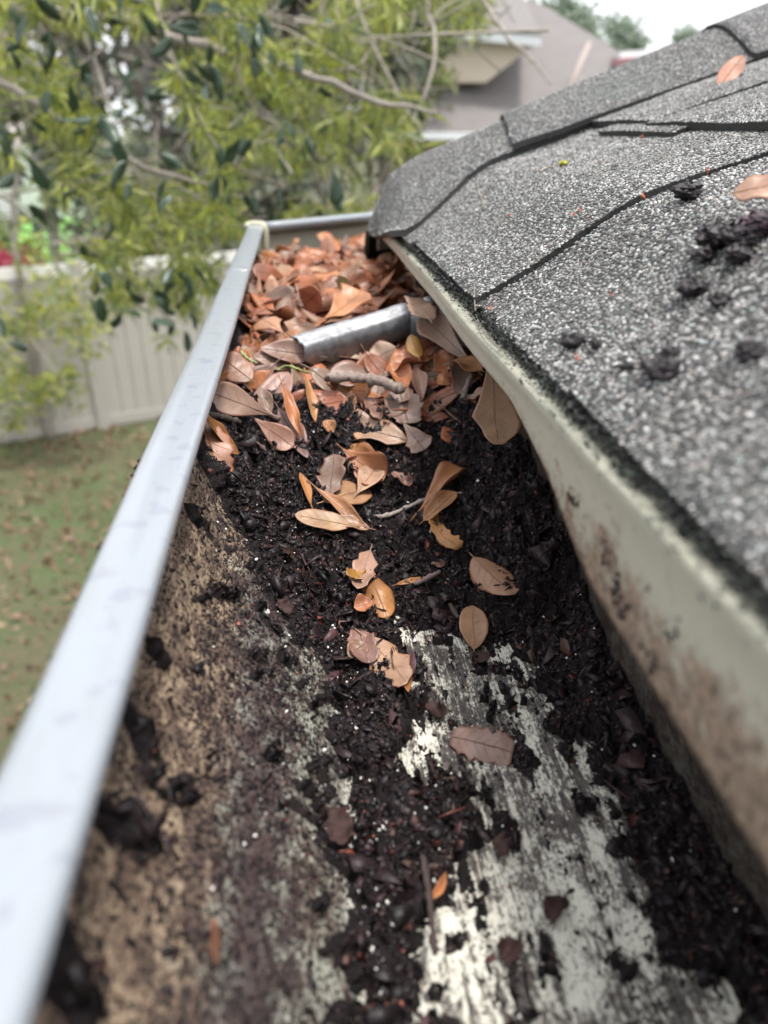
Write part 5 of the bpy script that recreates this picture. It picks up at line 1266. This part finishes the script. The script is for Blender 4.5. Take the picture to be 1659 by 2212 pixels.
# neighbour's house with brown hip roof, to the right of the oak
def neighbour():
    Yh = 20.0
    base = ony(1000, 400, Yh); t = thing('neighbour_house', 'two storey beige house with brown shingle hip roof and white eaves', 'house', (base[0], base[1], -3.0))
    eL = ony(850, 290, Yh); eR = ony(1560, 318, Yh + 1.0)
    Ra = ony(1085, -25, Yh + 6.5); Rb = ony(1178, 12, Yh + 6.5); 
    sil = ony(1425, 113, Yh + 3.2); ze = eL[2]
    eR = np.array([eR[0], eR[1], ze]); eL = np.array([eL[0], eL[1], ze])
    # far corners
    bR = eR + [1.5, 12, 0]; bL = eL + [0, 12, 0]
    # choose right hip end so the hip passes the seen slope
    V = [eL, ony(1640, 205, Yh + 2.0), bR, bL, ony(820, -90, Yh + 6.5), Rb]
    V[1][2] = ze
    eR = V[1]
    rf = mesh('roof', V, [(0, 1, 5, 4), (1, 2, 5), (2, 3, 4, 5), (3, 0, 4), (3, 2, 1, 0)], FARROOF, t)
    # body
    y_f = max(eL[1], eR[1]) + .6
    mesh('wall', [(eL[0] + .5, y_f, -3), (eR[0] - .5, y_f, -3), (eR[0] - .5, y_f + 9, -3), (eL[0] + .5, y_f + 9, -3), (eL[0] + .5, y_f, ze - .02), (eR[0] - .5, y_f, ze - .02), (eR[0] - .5, y_f + 9, ze - .02), (eL[0] + .5, y_f + 9, ze - .02)],
         [(0, 3, 2, 1), (4, 5, 6, 7), (0, 1, 5, 4), (1, 2, 6, 5), (2, 3, 7, 6), (3, 0, 4, 7)], SIDING, t)
    g = eL - [0, .12, .12]; h = eR - [0, .12, .12]
    def bar(name, a, b, dz, dy, mat, parent):
        V = [a, b, b + [0, dy, 0], a + [0, dy, 0]]; V = V + [v_ + np.array([0, 0, dz]) for v_ in V]
        mesh(name, V, [(0, 3, 2, 1), (4, 5, 6, 7), (0, 1, 5, 4), (1, 2, 6, 5), (2, 3, 7, 6), (3, 0, 4, 7)], mat, parent)
    bar('lower_eave', g, h, .16, .14, TRIM, t)
    # upper storey gable showing left of the roof plane
    Yu = Yh + 1.2
    a_ = ony(820, 66, Yu); b_ = ony(1166, 98, Yu + .2); b_[2] = b_[2]
    w0 = ony(830, 180, Yu + .5); w1 = ony(1050, 178, Yu + .5)
    top0 = ony(830, 68, Yu + .5); top1 = ony(1150, 100, Yu + .5)
    dpt = np.array([0, 5.0, 0])
    Vw = [w0, w1, top1, top0]; Vw = Vw + [v_ + dpt for v_ in Vw]
    mesh('upper_wall', Vw, [(0, 1, 2, 3), (4, 7, 6, 5), (0, 4, 5, 1), (1, 5, 6, 2), (2, 6, 7, 3), (3, 7, 4, 0)], SIDING, t)
    bar('upper_eave', a_ - [0, .05, .02], b_ - [0, .05, .02], .24, .3, TRIM, t)
    Vr = [a_ + [0, -.1, .22], b_ + [0, -.1, .22], ony(1130, -8, Yh + 6.3), ony(820, -95, Yh + 6.3)]; Vr = Vr + [v_ + np.array([0, .3, -.15]) for v_ in Vr]
    mesh('upper_roof', Vr, [(0, 1, 2, 3), (4, 7, 6, 5), (0, 4, 5, 1), (1, 5, 6, 2), (2, 6, 7, 3), (3, 7, 4, 0)], FARROOF, t)
    # pale hip line and small side eave
    p0 = ony(1272, 96, Yh + 2.4); p1 = ony(1228, 195, Yh + 1.0)
    def onplane(x, y):                                          # on the roof plane eL, eR, Rb
        nrm = np.cross(eR - eL, Rb - eL); r = ray(x, y); return r * ((nrm @ eL) / (nrm @ r))
    V_, F_ = tube_vf([onplane(1272, 96) , onplane(1250, 145), onplane(1226, 200)], .085, 6); mesh('hip_tiles', V_, F_, m_simple('pale_hip', (.32, .26, .24), .8), t, True)
    p = onplane(1330, 128); q2 = onplane(1400, 122)
    bar('side_eave', p - [0, .3, 0], q2 - [0, .3, 0], .16, .3, TRIM, t)
    bar('side_vent', onplane(1318, 142) - [0, .3, 0], onplane(1372, 138) - [0, .3, 0], .16, .25, m_simple('maroon_metal', (.30, .14, .15), .5), t)
neighbour()

# litter on the lawn near the fence
lr = np.random.default_rng(55)
cs = np.stack([lr.uniform(-5.5, -.2, 5200), lr.uniform(1.0, 8.5, 5200), np.full(5200, -2.985)], 1)
V, Fc, Cc = leafcloud(cs, 1, .085, .05, 77, [(.22, .13, .08), (.17, .11, .07), (.28, .20, .13)], .01, 0)
o = mesh('fallen_leaves', V, Fc, FOLI, None, colors=Cc); tag(o, 'brown fallen leaves strewn over the lawn', 'leaf litter', kind='stuff')
cs = np.stack([lr.uniform(-6, .2, 9000), lr.uniform(1.0, 8.6, 9000), np.full(9000, -2.99)], 1)
cs = cs[fbm(cs[:, 0] * .9, cs[:, 1] * .9, 3, 7) > .46]
V, Fc, Cc = leafcloud(cs, 4, .05, .006, 78, [(.07, .12, .03), (.10, .15, .04), (.14, .16, .06)], .03, -1.2)
o = mesh('grass', V, Fc, FOLI, None, colors=Cc); tag(o, 'short patchy green grass on the lawn', 'grass', kind='stuff')
